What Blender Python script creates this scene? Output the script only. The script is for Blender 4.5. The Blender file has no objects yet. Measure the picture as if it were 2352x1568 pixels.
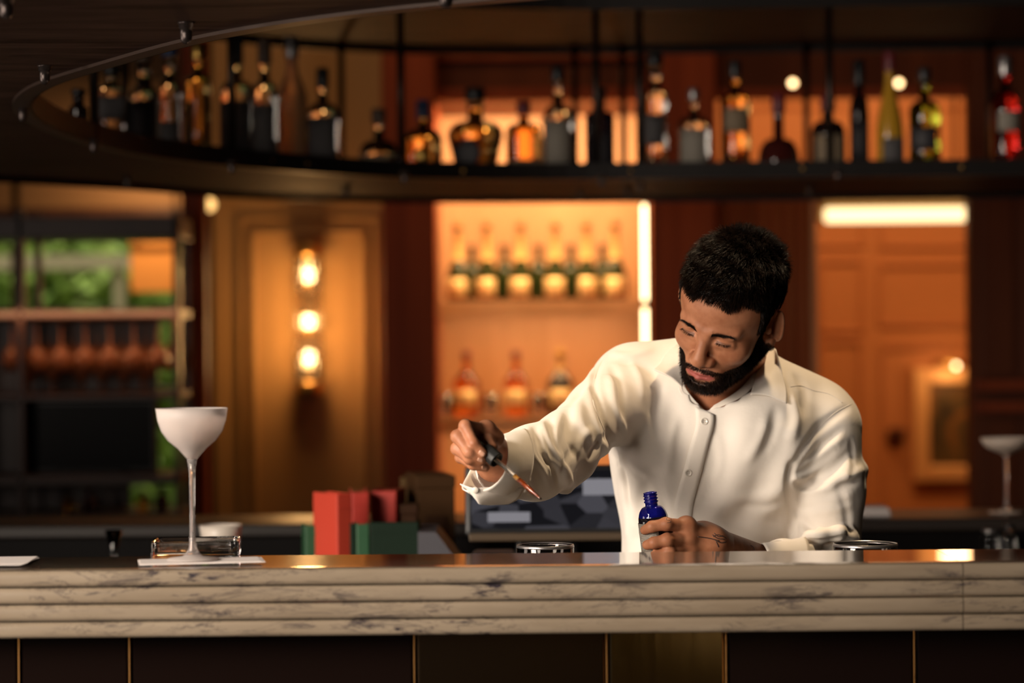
import bpy, bmesh, math, random
import numpy as np
from mathutils import Vector, Matrix, Euler
from mathutils.bvhtree import BVHTree

S = bpy.context.scene
COL = S.collection
rnd = random.Random(7)
rng = np.random.default_rng(7)
PI = math.pi

# ------------------------------------------------------------------ camera
FPX = 85 / 36 * 2352            # focal length in pixels of the 2352 px wide photograph
ROLL = math.radians(.5)
CAM = np.array([0, 0, 1.40])
RV = np.array([math.cos(ROLL), 0, -math.sin(ROLL)])
UV = np.array([math.sin(ROLL), 0, math.cos(ROLL)])
cam = bpy.data.objects.new('camera', bpy.data.cameras.new('camera'))
COL.objects.link(cam)
cam.location = CAM
cam.rotation_euler = (PI / 2, ROLL, 0)
cam.data.lens = 85
cam.data.sensor_width = 36
cam.data.clip_end = 100
cam.data.dof.use_dof = True
cam.data.dof.focus_distance = 3.66
cam.data.dof.aperture_fstop = 2.6
cam.data.dof.aperture_blades = 0
S.camera = cam

def P(px, py, D):
    """a point of the room D metres in front of the camera, measured in the photograph"""
    return CAM + np.array([0, D, 0]) + RV * ((px - 1176) * D / FPX) + UV * ((784 - py) * D / FPX)
def M(px, D):
    return px * D / FPX          # pixels to metres at distance D

# ------------------------------------------------------------------ light, exposure
S.view_settings.view_transform = 'Standard'
S.view_settings.look = 'None'
S.view_settings.exposure = 0
S.view_settings.gamma = 1
S.view_settings.use_curve_mapping = False
w = bpy.data.worlds.new('world'); S.world = w
w.use_nodes = True
w.node_tree.nodes['Background'].inputs[0].default_value = (.9, .66, .48, 1)
w.node_tree.nodes['Background'].inputs[1].default_value = .022

def area(name, loc, target, size, power, col, size_y=None, spread=PI):
    l = bpy.data.lights.new(name, 'AREA')
    l.energy = power; l.color = col; l.size = size; l.spread = spread
    if size_y: l.shape = 'RECTANGLE'; l.size_y = size_y
    o = bpy.data.objects.new(name, l); COL.objects.link(o)
    o.location = loc
    o.rotation_euler = (Vector(target) - Vector(loc)).to_track_quat('-Z', 'Y').to_euler()
    return o
def spot(name, loc, target, power, col, angle=40, blend=.5, radius=.03):
    l = bpy.data.lights.new(name, 'SPOT')
    l.energy = power; l.color = col; l.spot_size = math.radians(angle); l.spot_blend = blend; l.shadow_soft_size = radius
    o = bpy.data.objects.new(name, l); COL.objects.link(o)
    o.location = loc
    o.rotation_euler = (Vector(target) - Vector(loc)).to_track_quat('-Z', 'Y').to_euler()
    return o
def point(name, loc, power, col, radius=.02):
    l = bpy.data.lights.new(name, 'POINT')
    l.energy = power; l.color = col; l.shadow_soft_size = radius
    o = bpy.data.objects.new(name, l); COL.objects.link(o); o.location = loc
    return o

WARM = (1, .56, .24)
WARM2 = (1, .74, .48)
# assumed key light left of the bar, followed by added fills
area('assumed_left_key', (-2.5, 1.35, 2.25), (.15, 3.85, 1.2), 1.3, 36, (1, .86, .72), 1.6, math.radians(62))  # unseen lamp for assumed daylight from the left; no window stands there
area('armchair_fill', (-2.6, -2.2, 1.9), (.5, -1.5, .4), 1.3, 14, (1, .92, .82), 1.7, math.radians(50))  # added unseen lamp that brightens the armchair
area('low_side_fill', (-3.1, 3.4, 1.35), (-.6, 4.2, 1.75), 1.0, 22, (1, .84, .72), 1.4)  # added low lamp on the left for the rack underside and sleeve edges
area('front_fill', (-2.9, -2.2, 1.6), (.15, 3.8, 1.2), 1.3, 6, (1, .87, .74), 1.6, math.radians(40))  # added fill from behind the camera, softens the arm's shadow
# added fills from overhead that brighten the far posts and the ochre wall
area('far_post_fill', (.75, 7.9, 3.5), (.75, 9.4, 1.7), 1.6, 7, (1, .50, .22), .2)
area('left_wall_fill', (-.85, 8.5, 3.5), (-.85, 9.7, 1.3), .8, 5, (1, .62, .30), .2)
# assumed ceiling downlights over the bar, out of view
spot('assumed_bar_downlight', (.58, 4.10, 3.1), (.30, 3.9, 1.2), 135, (1, .73, .44), 34, .4, .05)
spot('assumed_counter_downlight', (-.75, 3.0, 3.1), (-.3, 3.4, 1.1), 40, (1, .85, .7), 46, .6, .06)

# ------------------------------------------------------------------ materials
def nt(m):
    m.use_nodes = True
    return m.node_tree.nodes, m.node_tree.links
MATS = {}
def mat(name, col, rough=.5, metal=0, spec=None, trans=0, ior=None, emit=None, estr=0, sss=0, coat=0, sheen=0, alpha=None):
    m = bpy.data.materials.new(name); n, l = nt(m)
    b = n['Principled BSDF']
    b.inputs['Base Color'].default_value = (*col, 1)
    b.inputs['Roughness'].default_value = rough
    b.inputs['Metallic'].default_value = metal
    if spec is not None: b.inputs['Specular IOR Level'].default_value = spec
    if trans: b.inputs['Transmission Weight'].default_value = trans
    if ior: b.inputs['IOR'].default_value = ior
    if emit: b.inputs['Emission Color'].default_value = (*emit, 1); b.inputs['Emission Strength'].default_value = estr
    if sss:
        b.inputs['Subsurface Weight'].default_value = sss
        b.inputs['Subsurface Radius'].default_value = (1, .35, .2); b.inputs['Subsurface Scale'].default_value = .006
    if coat: b.inputs['Coat Weight'].default_value = coat; b.inputs['Coat Roughness'].default_value = .06
    if sheen: b.inputs['Sheen Weight'].default_value = sheen
    MATS[name] = m
    return m
def bsdf(m): return m.node_tree.nodes['Principled BSDF']
def add_bump(m, scale, strength, dist=.002, detail=4, stretch=(1, 1, 1), kind='noise'):
    n, l = nt(m)
    tc = n.new('ShaderNodeTexCoord'); mp = n.new('ShaderNodeMapping'); mp.inputs['Scale'].default_value = stretch
    if kind == 'noise':
        t = n.new('ShaderNodeTexNoise'); t.inputs['Scale'].default_value = scale; t.inputs['Detail'].default_value = detail
    else:
        t = n.new('ShaderNodeTexWave'); t.inputs['Scale'].default_value = scale
    bp = n.new('ShaderNodeBump'); bp.inputs['Strength'].default_value = strength; bp.inputs['Distance'].default_value = dist
    l.new(tc.outputs['Object'], mp.inputs[0]); l.new(mp.outputs[0], t.inputs[0]); l.new(t.outputs['Fac'], bp.inputs['Height'])
    l.new(bp.outputs[0], bsdf(m).inputs['Normal'])
def add_ramp(m, cols, scale, stretch=(1, 1, 1), detail=6, distort=0, kind='noise', coord='Object', rough=None):
    """colour ramp over a noise in the object's own space"""
    n, l = nt(m)
    tc = n.new('ShaderNodeTexCoord'); mp = n.new('ShaderNodeMapping'); mp.inputs['Scale'].default_value = stretch
    t = n.new('ShaderNodeTexNoise'); t.inputs['Scale'].default_value = scale; t.inputs['Detail'].default_value = detail
    t.inputs['Distortion'].default_value = distort
    r = n.new('ShaderNodeValToRGB')
    e = r.color_ramp.elements
    for i, (p, c) in enumerate(cols):
        el = e[i] if i < 2 else e.new(p)
        el.position = p; el.color = (*c, 1)
    l.new(tc.outputs[coord], mp.inputs[0]); l.new(mp.outputs[0], t.inputs[0]); l.new(t.outputs['Fac'], r.inputs[0])
    l.new(r.outputs[0], bsdf(m).inputs['Base Color'])
    return t, r
def wood(name, c0, c1, rough=.35, scale=6, stretch=(1, 1, .08), coat=0):
    m = mat(name, c0, rough, coat=coat)
    add_ramp(m, [(.3, c0), (.7, c1)], scale, stretch, 8, 1.2)
    return m
def emis(name, col, s):
    m = bpy.data.materials.new(name); n, l = nt(m)
    n.remove(n['Principled BSDF'])
    e = n.new('ShaderNodeEmission'); e.inputs[0].default_value = (*col, 1); e.inputs[1].default_value = s
    l.new(e.outputs[0], n['Material Output'].inputs[0])
    MATS[name] = m
    return m

# ------------------------------------------------------------------ mesh helpers
def fast_mesh(name, V, F, smooth=True):
    """V (n,3) array, F list of equal-length face arrays"""
    me = bpy.data.meshes.new(name)
    V = np.ascontiguousarray(V, np.float32)
    Fs = F if isinstance(F, list) else [F]
    Fs = [np.asarray(f, np.int32) for f in Fs if len(f)]
    me.vertices.add(len(V)); me.vertices.foreach_set('co', V.ravel())
    loops = np.concatenate([f.ravel() for f in Fs])
    counts = np.concatenate([np.full(len(f), f.shape[1], np.int32) for f in Fs])
    me.loops.add(len(loops)); me.loops.foreach_set('vertex_index', loops)
    me.polygons.add(len(counts))
    st = np.zeros(len(counts), np.int32); st[1:] = np.cumsum(counts)[:-1]
    me.polygons.foreach_set('loop_start', st); me.polygons.foreach_set('loop_total', counts)
    me.update(calc_edges=True); me.validate()
    me.polygons.foreach_set('use_smooth', np.full(len(me.polygons), smooth))
    return me
def link(name, me, m, parent=None, loc=(0, 0, 0), rot=(0, 0, 0)):
    o = bpy.data.objects.new(name, me); COL.objects.link(o)
    if m is not None and not me.materials: me.materials.append(m)
    o.location = loc; o.rotation_euler = rot
    o.parent = parent
    return o
def tag(o, label, cat, group=None, kind=None):
    if label: o['label'] = label
    if cat: o['category'] = cat
    if group: o['group'] = group
    if kind: o['kind'] = kind
    return o
def thing(name, label, cat, loc=(0, 0, 0), rotz=0, group=None, rot=None):
    o = bpy.data.objects.new(name, None); COL.objects.link(o)
    o.empty_display_size = .05
    o.location = loc; o.rotation_euler = rot if rot else (0, 0, rotz)
    return tag(o, label, cat, group)
def dup(root, loc, rotz=0, label=None):
    r = root.copy(); COL.objects.link(r); r.location = loc; r.rotation_euler = (0, 0, rotz)
    if label: r['label'] = label
    for ch in list(root.children):
        c = ch.copy(); COL.objects.link(c); c.parent = r
        for g in ch.children:
            d = g.copy(); COL.objects.link(d); d.parent = c
    return r
def bmesh_me(name, bm, smooth=False):
    me = bpy.data.meshes.new(name)
    bmesh.ops.recalc_face_normals(bm, faces=bm.faces)
    bm.to_mesh(me); bm.free()
    me.polygons.foreach_set('use_smooth', np.full(len(me.polygons), smooth))
    return me
def box_me(lo, hi, bev=0, seg=2):
    bm = bmesh.new()
    g = bmesh.ops.create_cube(bm, size=1)
    lo = np.array(lo, float); hi = np.array(hi, float)
    for v in bm.verts: v.co = Vector((lo + hi) / 2 + np.array(v.co) * (hi - lo))
    if bev: bmesh.ops.bevel(bm, geom=bm.edges[:], offset=bev, segments=seg, profile=.5, affect='EDGES')
    return bmesh_me('box', bm, False)
def box(name, lo, hi, m, parent=None, bev=0, seg=2):
    """box given in its parent's space; the object's origin is at its base centre"""
    lo = np.minimum(lo, hi).astype(float) if True else lo; hi2 = np.array(hi, float)
    lo = np.array(lo, float)
    c = np.array([(lo[0] + hi2[0]) / 2, (lo[1] + hi2[1]) / 2, lo[2]])
    return link(name, box_me(lo - c, hi2 - c, bev, seg), m, parent, c)
def sbox(name, lo, hi, m, bev=0, kind='structure'):
    o = box(name, np.minimum(lo, hi), np.maximum(lo, hi), m, None, bev); o['kind'] = kind
    return o
def pbox(px0, py0, px1, py1, D0, D1):
    """box between two distances whose front face covers a rectangle measured in the photograph"""
    a = P(px0, py1, D0); b = P(px1, py0, D0)
    cx = P((px0 + px1) / 2, (py0 + py1) / 2, D0)
    hx = (px1 - px0) / 2 * D0 / FPX; hz = (py1 - py0) / 2 * D0 / FPX
    return np.array([cx[0] - hx, D0, cx[2] - hz]), np.array([cx[0] + hx, D1, cx[2] + hz])
def lathe_me(prof, seg=32, cap=True):
    prof = [(max(r, 0), z) for r, z in prof]
    V = []; F4 = []; F3 = []
    idx = []
    for r, z in prof:
        if r < 1e-6: idx.append([len(V)] * seg); V.append((0, 0, z))
        else:
            idx.append(list(range(len(V), len(V) + seg)))
            V += [(r * math.cos(2 * PI * k / seg), r * math.sin(2 * PI * k / seg), z) for k in range(seg)]
    for a, b in zip(idx[:-1], idx[1:]):
        for k in range(seg):
            q = [a[k], a[(k + 1) % seg], b[(k + 1) % seg], b[k]]
            u = list(dict.fromkeys(q))
            if len(u) == 4: F4.append(u)
            elif len(u) == 3: F3.append(u)
    return fast_mesh('lathe', np.array(V), [np.array(F4, np.int32).reshape(-1, 4), np.array(F3, np.int32).reshape(-1, 3)])
def lathe(name, prof, m, parent=None, loc=(0, 0, 0), seg=32, rot=(0, 0, 0)):
    return link(name, lathe_me(prof, seg), m, parent, loc, rot)
def frames(pts):
    pts = np.asarray(pts, float)
    T = np.gradient(pts, axis=0); T /= np.linalg.norm(T, axis=1)[:, None] + 1e-12
    up = np.array([0, 0, 1.]) if abs(T[0][2]) < .9 else np.array([1., 0, 0])
    N = []; n = np.cross(T[0], up); n /= np.linalg.norm(n)
    for t in T:
        n = n - t * (n @ t); n /= np.linalg.norm(n) + 1e-12; N.append(n.copy())
    N = np.array(N); B = np.cross(T, N)
    return T, N, B
def tube_me(pts, r, seg=12, caps=True):
    pts = np.asarray(pts, float); T, N, B = frames(pts)
    r = np.broadcast_to(np.asarray(r, float), (len(pts),))
    a = np.arange(seg) * 2 * PI / seg
    V = (pts[:, None] + r[:, None, None] * (np.cos(a)[None, :, None] * N[:, None] + np.sin(a)[None, :, None] * B[:, None])).reshape(-1, 3)
    F = []
    for i in range(len(pts) - 1):
        for k in range(seg):
            F.append((i * seg + k, i * seg + (k + 1) % seg, (i + 1) * seg + (k + 1) % seg, (i + 1) * seg + k))
    Fs = [np.array(F)]
    if caps:
        n = len(V); V = np.vstack([V, pts[0], pts[-1]])
        o = (len(pts) - 1) * seg
        Fs.append(np.array([(n, (k + 1) % seg, k) for k in range(seg)] + [(n + 1, o + k, o + (k + 1) % seg) for k in range(seg)]))
    return fast_mesh('tube', V, Fs)
def tube(name, pts, r, m, parent=None, seg=12, loc=(0, 0, 0)):
    return link(name, tube_me(pts, r, seg), m, parent, loc)
def catmull(pts, n=8, closed=False):
    pts = np.asarray(pts, float); out = []
    N = len(pts)
    rngi = range(N) if closed else range(N - 1)
    for i in rngi:
        if closed: p0, p1, p2, p3 = pts[i - 1], pts[i], pts[(i + 1) % N], pts[(i + 2) % N]
        else: p0, p1, p2, p3 = pts[max(i - 1, 0)], pts[i], pts[i + 1], pts[min(i + 2, N - 1)]
        for t in np.arange(n) / n:
            out.append(.5 * ((2 * p1) + (-p0 + p2) * t + (2 * p0 - 5 * p1 + 4 * p2 - p3) * t * t + (-p0 + 3 * p1 - 3 * p2 + p3) * t ** 3))
    if not closed: out.append(pts[-1])
    return np.array(out)
def grid_me(G, thick=0, closed_u=False):
    """G (nu, nv, 3) sheet; thick gives it a second side"""
    G = np.asarray(G, float); nu, nv = G.shape[:2]
    id_ = np.arange(nu * nv).reshape(nu, nv)
    iu = list(range(nu)) + ([0] if closed_u else [])
    idc = id_[iu]
    q = np.stack([idc[:-1, :-1], idc[1:, :-1], idc[1:, 1:], idc[:-1, 1:]], -1).reshape(-1, 4)
    V = G.reshape(-1, 3)
    if not thick: return fast_mesh('sheet', V, q)
    du = np.gradient(G, axis=0) if not closed_u else (np.roll(G, -1, 0) - np.roll(G, 1, 0))
    n = np.cross(du, np.gradient(G, axis=1)); n /= np.linalg.norm(n, axis=2)[..., None] + 1e-12
    V2 = (G - n * thick).reshape(-1, 3)
    off = nu * nv
    q2 = q[:, ::-1] + off
    rim = []
    def strip(line):
        for a, b in zip(line[:-1], line[1:]): rim.append((a, b, b + off, a + off))
    strip(idc[:, 0][::-1]); strip(idc[:, -1])
    if not closed_u: strip(id_[0]); strip(id_[-1][::-1])
    return fast_mesh('sheet', np.vstack([V, V2]), np.vstack([q, q2, np.array(rim)]))
# ================================================================== the room
walnut = wood('dark_walnut', (.065, .016, .006), (.12, .033, .012), .55, 5, (1, 1, .06))
mahog = wood('red_mahogany', (.17, .030, .010), (.27, .055, .018), .55, 6, (1, 1, .05))
mahog2 = wood('warm_mahogany', (.16, .048, .018), (.24, .078, .030), .4, 6, (1, 1, .05))
oakw = wood('honey_wood', (.46, .23, .10), (.58, .31, .15), .45, 5, (1, 1, .08))
for m_ in (walnut, mahog, mahog2): bsdf(m_).inputs['Specular IOR Level'].default_value = .18
cream = mat('ochre_plaster', (.36, .20, .075), .7); add_bump(cream, 60, .15)
black = mat('black_metal', (.010, .009, .009), .35, .7)
iron = mat('blackened_iron', (.014, .011, .010), .42, .5)
brass = mat('aged_brass', (.55, .32, .10), .28, 1)
steel = mat('brushed_steel', (.45, .42, .40), .25, 1)
floorm = wood('floor_wood', (.03, .015, .009), (.05, .025, .015), .3, 4, (.1, 1, 1))
ceilm = mat('ceiling_plaster', (.10, .07, .05), .8)

sbox('floor', (-9, -4, -.1), (9, 22, 0), floorm)
sbox('ceiling', (-6, -4, 3.6), (6, 11.2, 3.7), ceilm)

# ---- far wall, seen between the shelves: panels, posts, niche, doorway
def wall_box(name, r, D0, D1, m, bev=0, parent=None, kind='structure'):
    a, b = pbox(*r, D0, D1)
    o = box(name, a, b, m, parent, bev)
    if kind and parent is None: o['kind'] = kind
    return o
DW = 9.7
zt = 3.6
def wx(px, D=DW): return P(px, 784, D)[0]
# the ochre wall with its mouldings
wl = sbox('wall_left', (wx(492), DW, 0), (wx(882), DW + .15, zt), cream)
ml = mat('moulding_paint', (.34, .19, .07), .6)
def mould_frame(prefix, r, D, wd, dp, m, parent):
    a, b = pbox(*r, D, D + .01); x0, x1, z0, z1 = a[0], b[0], a[2], b[2]
    po = np.array(parent.location) if parent else np.zeros(3)
    for nm, lo, hi in ((prefix, (x0 - wd, D - dp, z0 - wd), (x0, D, z1 + wd)), (prefix, (x1, D - dp, z0 - wd), (x1 + wd, D, z1 + wd)),
                       (prefix, (x0, D - dp, z0 - wd), (x1, D, z0)), (prefix, (x0, D - dp, z1), (x1, D, z1 + wd))):
        box(nm, np.array(lo) - po, np.array(hi) - po, m, parent, min(dp, wd) * .35)
mould_frame('moulding', (590, 540, 832, 1235), DW, .022, .02, ml, wl)
mould_frame('moulding', (560, 505, 862, 1260), DW, .016, .014, ml, wl)
# posts
sbox('pillar_1', (wx(880, 9.35), 9.35, 0), (wx(1003, 9.35), 9.9, zt), mahog, .01)
sbox('pillar_2', (wx(1497, 9.35), 9.35, 0), (wx(1650, 9.35), 9.9, zt), mahog, .01)
p3 = sbox('pillar_3', (wx(1650, 9.45), 9.45, 0), (wx(1868, 9.45), 9.9, P(1700, 425, 9.45)[2]), mahog, .01)
for i in range(7):     # reeded face of the post, doorway light spill put into its lighter wood
    x0 = wx(1655 + i * 30, 9.45); po = np.array(p3.location)
    link('reed', tube_me([(x0 + .022 - po[0], 9.452 - po[1], .02), (x0 + .022 - po[0], 9.452 - po[1], P(1700, 425, 9.45)[2] - .02)], .018, 10), mahog2, p3)
sbox('trim_1', (wx(1868, 9.40), 9.40, 0), (wx(1878, 9.40), 9.95, P(1700, 425, 9.45)[2]), oakw, .004)
wr = sbox('wall_right', (wx(2228, 9.3), 9.3, 0), (wx(2228, 9.3) + 2.2, 9.38, zt), walnut)
po = np.array(wr.location)
for yy in (885, 935):
    zc = P(2300, yy, 9.3)[2]; box('rail', np.array((wx(2236, 9.3), 9.27, zc - .018)) - po, np.array((wx(2228, 9.3) + 2.1, 9.3, zc + .018)) - po, mahog, wr, .008)
for x0, x1 in ((2252, 2330), (2345, 2440)):
    box('wall_panel', np.array((wx(x0, 9.3), 9.285, .15)) - po, np.array((wx(x1, 9.3), 9.3, P(2300, 965, 9.3)[2])) - po, walnut, wr, .006)
    box('wall_panel', np.array((wx(x0, 9.3), 9.285, P(2300, 865, 9.3)[2])) - po, np.array((wx(x1, 9.3), 9.3, 3.3)) - po, walnut, wr, .006)
# head panels over the niche and over the doorway
sbox('wall_head', (wx(1003, 9.5), 9.5, P(1200, 232, 9.5)[2]), (wx(1497, 9.5), 9.9, zt), walnut)
wh2 = sbox('wall_lintel', (wx(1650, 9.5), 9.5, P(1900, 222, 9.5)[2]), (wx(2240, 9.5), 9.6, zt), walnut)
trm = sbox('trim_2', (wx(1003, 9.5), 9.46, P(1200, 232, 9.5)[2]), (wx(1497, 9.5), 9.5, P(1200, 205, 9.5)[2]), mahog, .006)
sbox('trim_3', (wx(1003, 9.5), 9.47, P(1200, 140, 9.5)[2]), (wx(1497, 9.5), 9.5, P(1200, 128, 9.5)[2]), mahog, .004)
sbox('trim_4', (wx(1640, 9.5), 9.45, P(1900, 228, 9.5)[2]), (wx(2232, 9.5), 9.5, P(1900, 205, 9.5)[2]), mahog, .006)

# niche: lit back, side cheeks, three shelves
nb0, nb1 = wx(1003, 9.6), wx(1497, 9.6)
sbox('wall_niche_back', (nb0 - .05, 10.25, 0), (nb1 + .05, 10.4, P(1200, 180, 10)[2]), oakw)
sbox('wall_niche_side', (nb0 - .06, 9.9, 0), (nb0 - .0, 10.25, P(1200, 180, 10)[2]), mahog)
sbox('wall_niche_side', (nb1 + .0, 9.9, 0), (nb1 + .06, 10.25, P(1200, 180, 10)[2]), mahog)
sbox('trim_5', (nb0 - .05, 9.6, P(1200, 232, 9.6)[2]), (nb1 + .05, 10.3, P(1200, 205, 9.6)[2]), mahog)
ledc = (1, .72, .34)
led_m = emis('led_strip', (1, .74, .38), 7)
led_w = emis('led_under_shelf', (1, .62, .26), 5)
SHELF = {}
for nm, y_, lab in (('top', 700, 'lit wooden niche shelf carrying the row of gold foil bottles'), ('mid', 968, 'lower wooden niche shelf carrying orange bottles'), ('low', 1240, 'lowest wooden niche shelf behind the screen')):
    zc = P(1200, y_, 9.75)[2]
    t = thing('niche_shelf', lab, 'shelf', ((nb0 + nb1) / 2, 10.0, zc))
    hw = (nb1 - nb0) / 2 - .002
    box('board', (-hw, -.25, -.022), (hw, .248, .018), mahog2, t, .004)
    box('shelf_lip', (-hw, -.262, -.046), (hw, -.25, .020), oakw, t, .002)  # golden light on the lip is put into its lighter wood
    box('assumed_light_strip', (-hw + .02, -.244, -.032), (hw - .02, -.228, -.022), led_w, t)  # assumed strip, hidden behind the lip
    SHELF[nm] = zc + .018
    lo_ = area('assumed_shelf_lamp', ((nb0 + nb1) / 2, 9.82, zc - .036), ((nb0 + nb1) / 2, 10.0, zc - .5), hw * 1.8, 5.5, WARM, .03)  # assumed lamp of the hidden strip under each shelf
area('niche_top_fill', ((nb0 + nb1) / 2, 9.56, P(1200, 250, 9.56)[2]), ((nb0 + nb1) / 2, 10.0, P(1200, 600, 9.7)[2]), 1.0 * (nb1 - nb0) * .9, 26.0, (1, .62, .29), .04)  # added lamp at the niche head, brightens shelf lips and bottle fronts
# upright light strip on the niche edge
t = thing('led_light_bar', 'bright vertical light strip on the edge of the bottle niche', 'light strip', P(1484, 1000, 9.3))
hx = M(4.5, 9.3)
box('diffuser', (-hx, -.004, P(1484, 945, 9.3)[2] - P(1484, 1000, 9.3)[2]), (hx, .006, P(1484, 708, 9.3)[2] - P(1484, 1000, 9.3)[2]), led_m, t, .003)
box('diffuser', (-hx, -.004, P(1484, 690, 9.3)[2] - P(1484, 1000, 9.3)[2]), (hx, .006, P(1484, 470, 9.3)[2] - P(1484, 1000, 9.3)[2]), led_m, t, .003)
box('channel', (-hx - .006, .006, -.05), (hx + .006, .05, P(1484, 440, 9.3)[2] - P(1484, 1000, 9.3)[2]), brass, t)

# the lit room beyond the doorway
Dr = 13.0
wb = sbox('wall_far_room', (P(1500, 784, Dr)[0], Dr, 0), (P(2700, 784, Dr)[0], Dr + .15, zt), mat('apricot_panelling', (.52, .20, .062), .6))
mo = mat('apricot_moulding', (.50, .185, .058), .55)
for r in ((1890, 605, 1975, 755), (2025, 612, 2330, 740), (1890, 790, 1975, 1300), (2035, 800, 2330, 1300), (1690, 250, 1975, 560), (2025, 250, 2330, 560)):
    mould_frame('panel_moulding', r, Dr, .022, .02, mo, wb)
sbox('wall_far_room_side', (P(2700, 784, Dr)[0], 9.9, 0), (P(2700, 784, Dr)[0] + .1, Dr, zt), MATS['apricot_panelling'])
sbox('wall_far_room_end', (P(1500, 784, Dr)[0] - .1, 9.9, 0), (P(1500, 784, Dr)[0], Dr, zt), MATS['apricot_panelling'])
area('assumed_far_lamp', (P(2100, 784, 11.4)[0], 11.2, 3.3), (P(2100, 784, 12.8)[0], 12.9, 1.2), 1.6, 46, (1, .56, .24), 1.0)  # assumed lamp out of view that lights the far room
# long glowing fitting over the doorway
t = thing('ceiling_light_bar', 'long glowing light bar at the head of the right doorway', 'light', P(2052, 513, 10.2))
hx = M(172, 10.2); hz = M(58, 10.2)
box('housing', (-hx, 0, hz * .1), (hx, .10, hz), mat('lamp_housing', (.8, .5, .22), .5), t, .01)
box('diffuser', (-hx * .92, -.03, .005), (hx * .96, .0, hz * .62), emis('bar_diffuser', (1, .72, .36), 2.3), t, .01)
box('bracket', (-hx * .9, .08, hz), (-hx * .86, .1, zt - P(2052, 513, 10.2)[2]), black, t)
box('bracket', (hx * .86, .08, hz), (hx * .9, .1, zt - P(2052, 513, 10.2)[2]), black, t)

# ---- left: window wall with a garden behind
DL = 11.0
wd_m = wood('window_wood', (.030, .010, .005), (.06, .022, .010), .4, 6, (1, 1, .06))
xl = P(-500, 784, DL)[0]
fr = sbox('window_1', (P(492, 784, DL)[0] - .02, DL, 0), (wx(492), DL + .14, zt), wd_m)   # jamb on the wall side
po = np.array(fr.location)
def fbar(nm, r, D0=DL, D1=DL + .08, m=wd_m):
    a, b = pbox(*r, D0, D1); return box(nm, a - po, b - po, m, fr, .006)
zs = [(-500, 480, 500, 548), (-500, 712, 500, 735), (-500, 895, 500, 912), (-500, 1195, 500, 1330), (-500, 60, 500, 480)]
lint = mat('brown_lintel', (.20, .115, .055), .7)
for r in zs: fbar('window_rail', r, m=lint if r[1] == 60 else wd_m)
for x0, x1 in ((398, 412), (476, 494), (26, 50), (-300, -270)): fbar('window_mullion', (x0, 100, x1, 1330))
gl = mat('window_glass', (1, 1, 1), .0, trans=1, ior=1.01)
for x0, x1 in ((412, 476), (50, 398), (-270, 26)):
    for y0, y1 in ((548, 712), (735, 895), (912, 1195)):
        a, b = pbox(x0, y0, x1, y1, DL + .03, DL + .034); box('pane', a - po, b - po, gl, fr)
sbox('wall_below_window', (xl, DL, 0), (P(492, 784, DL)[0], DL + .14, P(0, 1330, DL)[2]), wd_m)
sbox('wall_window_side', (xl - 3.5, DL, 0), (xl, DL + .14, zt), wd_m)
sbox('column_1', (P(418, 784, 8.6)[0], 8.6, 0), (P(472, 784, 8.6)[0], 8.72, zt), mahog, .02)
# garden
grassm = mat('garden_grass', (.16, .26, .05), .9); add_ramp(grassm, [(.35, (.10, .19, .03)), (.7, (.26, .36, .08))], 9)
g0 = sbox('ground_garden', (-9, DL + .3, .0), (wx(492) + .3, 22, .02), grassm)
sbox('wall_garden', (-9, 19, 0), (wx(492) + .3, 19.2, 5), mat('garden_wall', (.30, .25, .14), .9))
sbox('wall_garden_side', (wx(492) + .3, DL + .2, 0), (wx(492) + .4, 19, 4), mat('render_coat', (.5, .42, .3), .9))
a_, b_ = pbox(-600, 588, 300, 620, 14.0, 14.12); sbox('beam_garden', a_, b_, mat('pergola_paint', (.55, .46, .30), .8))
for x_ in (-380, 262): a_, b_ = pbox(x_, 588, x_ + 22, 900, 14.02, 14.10); a_[2] = 0; sbox('beam_post', a_, b_, MATS['pergola_paint'])
leafm = mat('leaf_green', (.20, .34, .05), .6); add_ramp(leafm, [(.3, (.08, .17, .02)), (.7, (.32, .44, .08))], 3)
area('garden_daylight', (-3.0, 13.5, 6.5), (-2.4, 16.5, 1.0), 4.0, 480, (1, .95, .80), 4.0)

# ================================================================== the bar counter in front
marble = mat('veined_marble', (.6, .5, .38), .22, spec=.5, coat=1)
bsdf(marble).inputs['Coat Roughness'].default_value = .015
n, l = nt(marble)
tc = n.new('ShaderNodeTexCoord'); mp = n.new('ShaderNodeMapping'); mp.inputs['Scale'].default_value = (.7, 1.8, 3.4)
l.new(tc.outputs['Object'], mp.inputs[0])
def noise(sc, det, dis=0, rough=.6):
    t = n.new('ShaderNodeTexNoise'); t.inputs['Scale'].default_value = sc; t.inputs['Detail'].default_value = det
    t.inputs['Distortion'].default_value = dis; t.inputs['Roughness'].default_value = rough; l.new(mp.outputs[0], t.inputs[0]); return t
def ramp(src, cols):
    r = n.new('ShaderNodeValToRGB'); e = r.color_ramp.elements
    for i, (p, c) in enumerate(cols):
        el = e[i] if i < 2 else e.new(p); el.position = p; el.color = (*c, 1)
    l.new(src, r.inputs[0]); return r
basec = ramp(noise(6, 8).outputs['Fac'], [(.3, (.185, .142, .100)), (.7, (.255, .204, .150))])
veins = ramp(noise(5, 9, 2.2, .68).outputs['Fac'], [(.0, (0, 0, 0)), (.475, (0, 0, 0)), (.497, (.6, .6, .6)), (.52, (0, 0, 0)), (1, (0, 0, 0))])
patch = ramp(noise(2.6, 5, .8).outputs['Fac'], [(.0, (0, 0, 0)), (.48, (0, 0, 0)), (.60, (1, 1, 1))])
blot = ramp(noise(13, 9, .9, .72).outputs['Fac'], [(.0, (0, 0, 0)), (.54, (0, 0, 0)), (.60, (1, 1, 1))])
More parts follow.
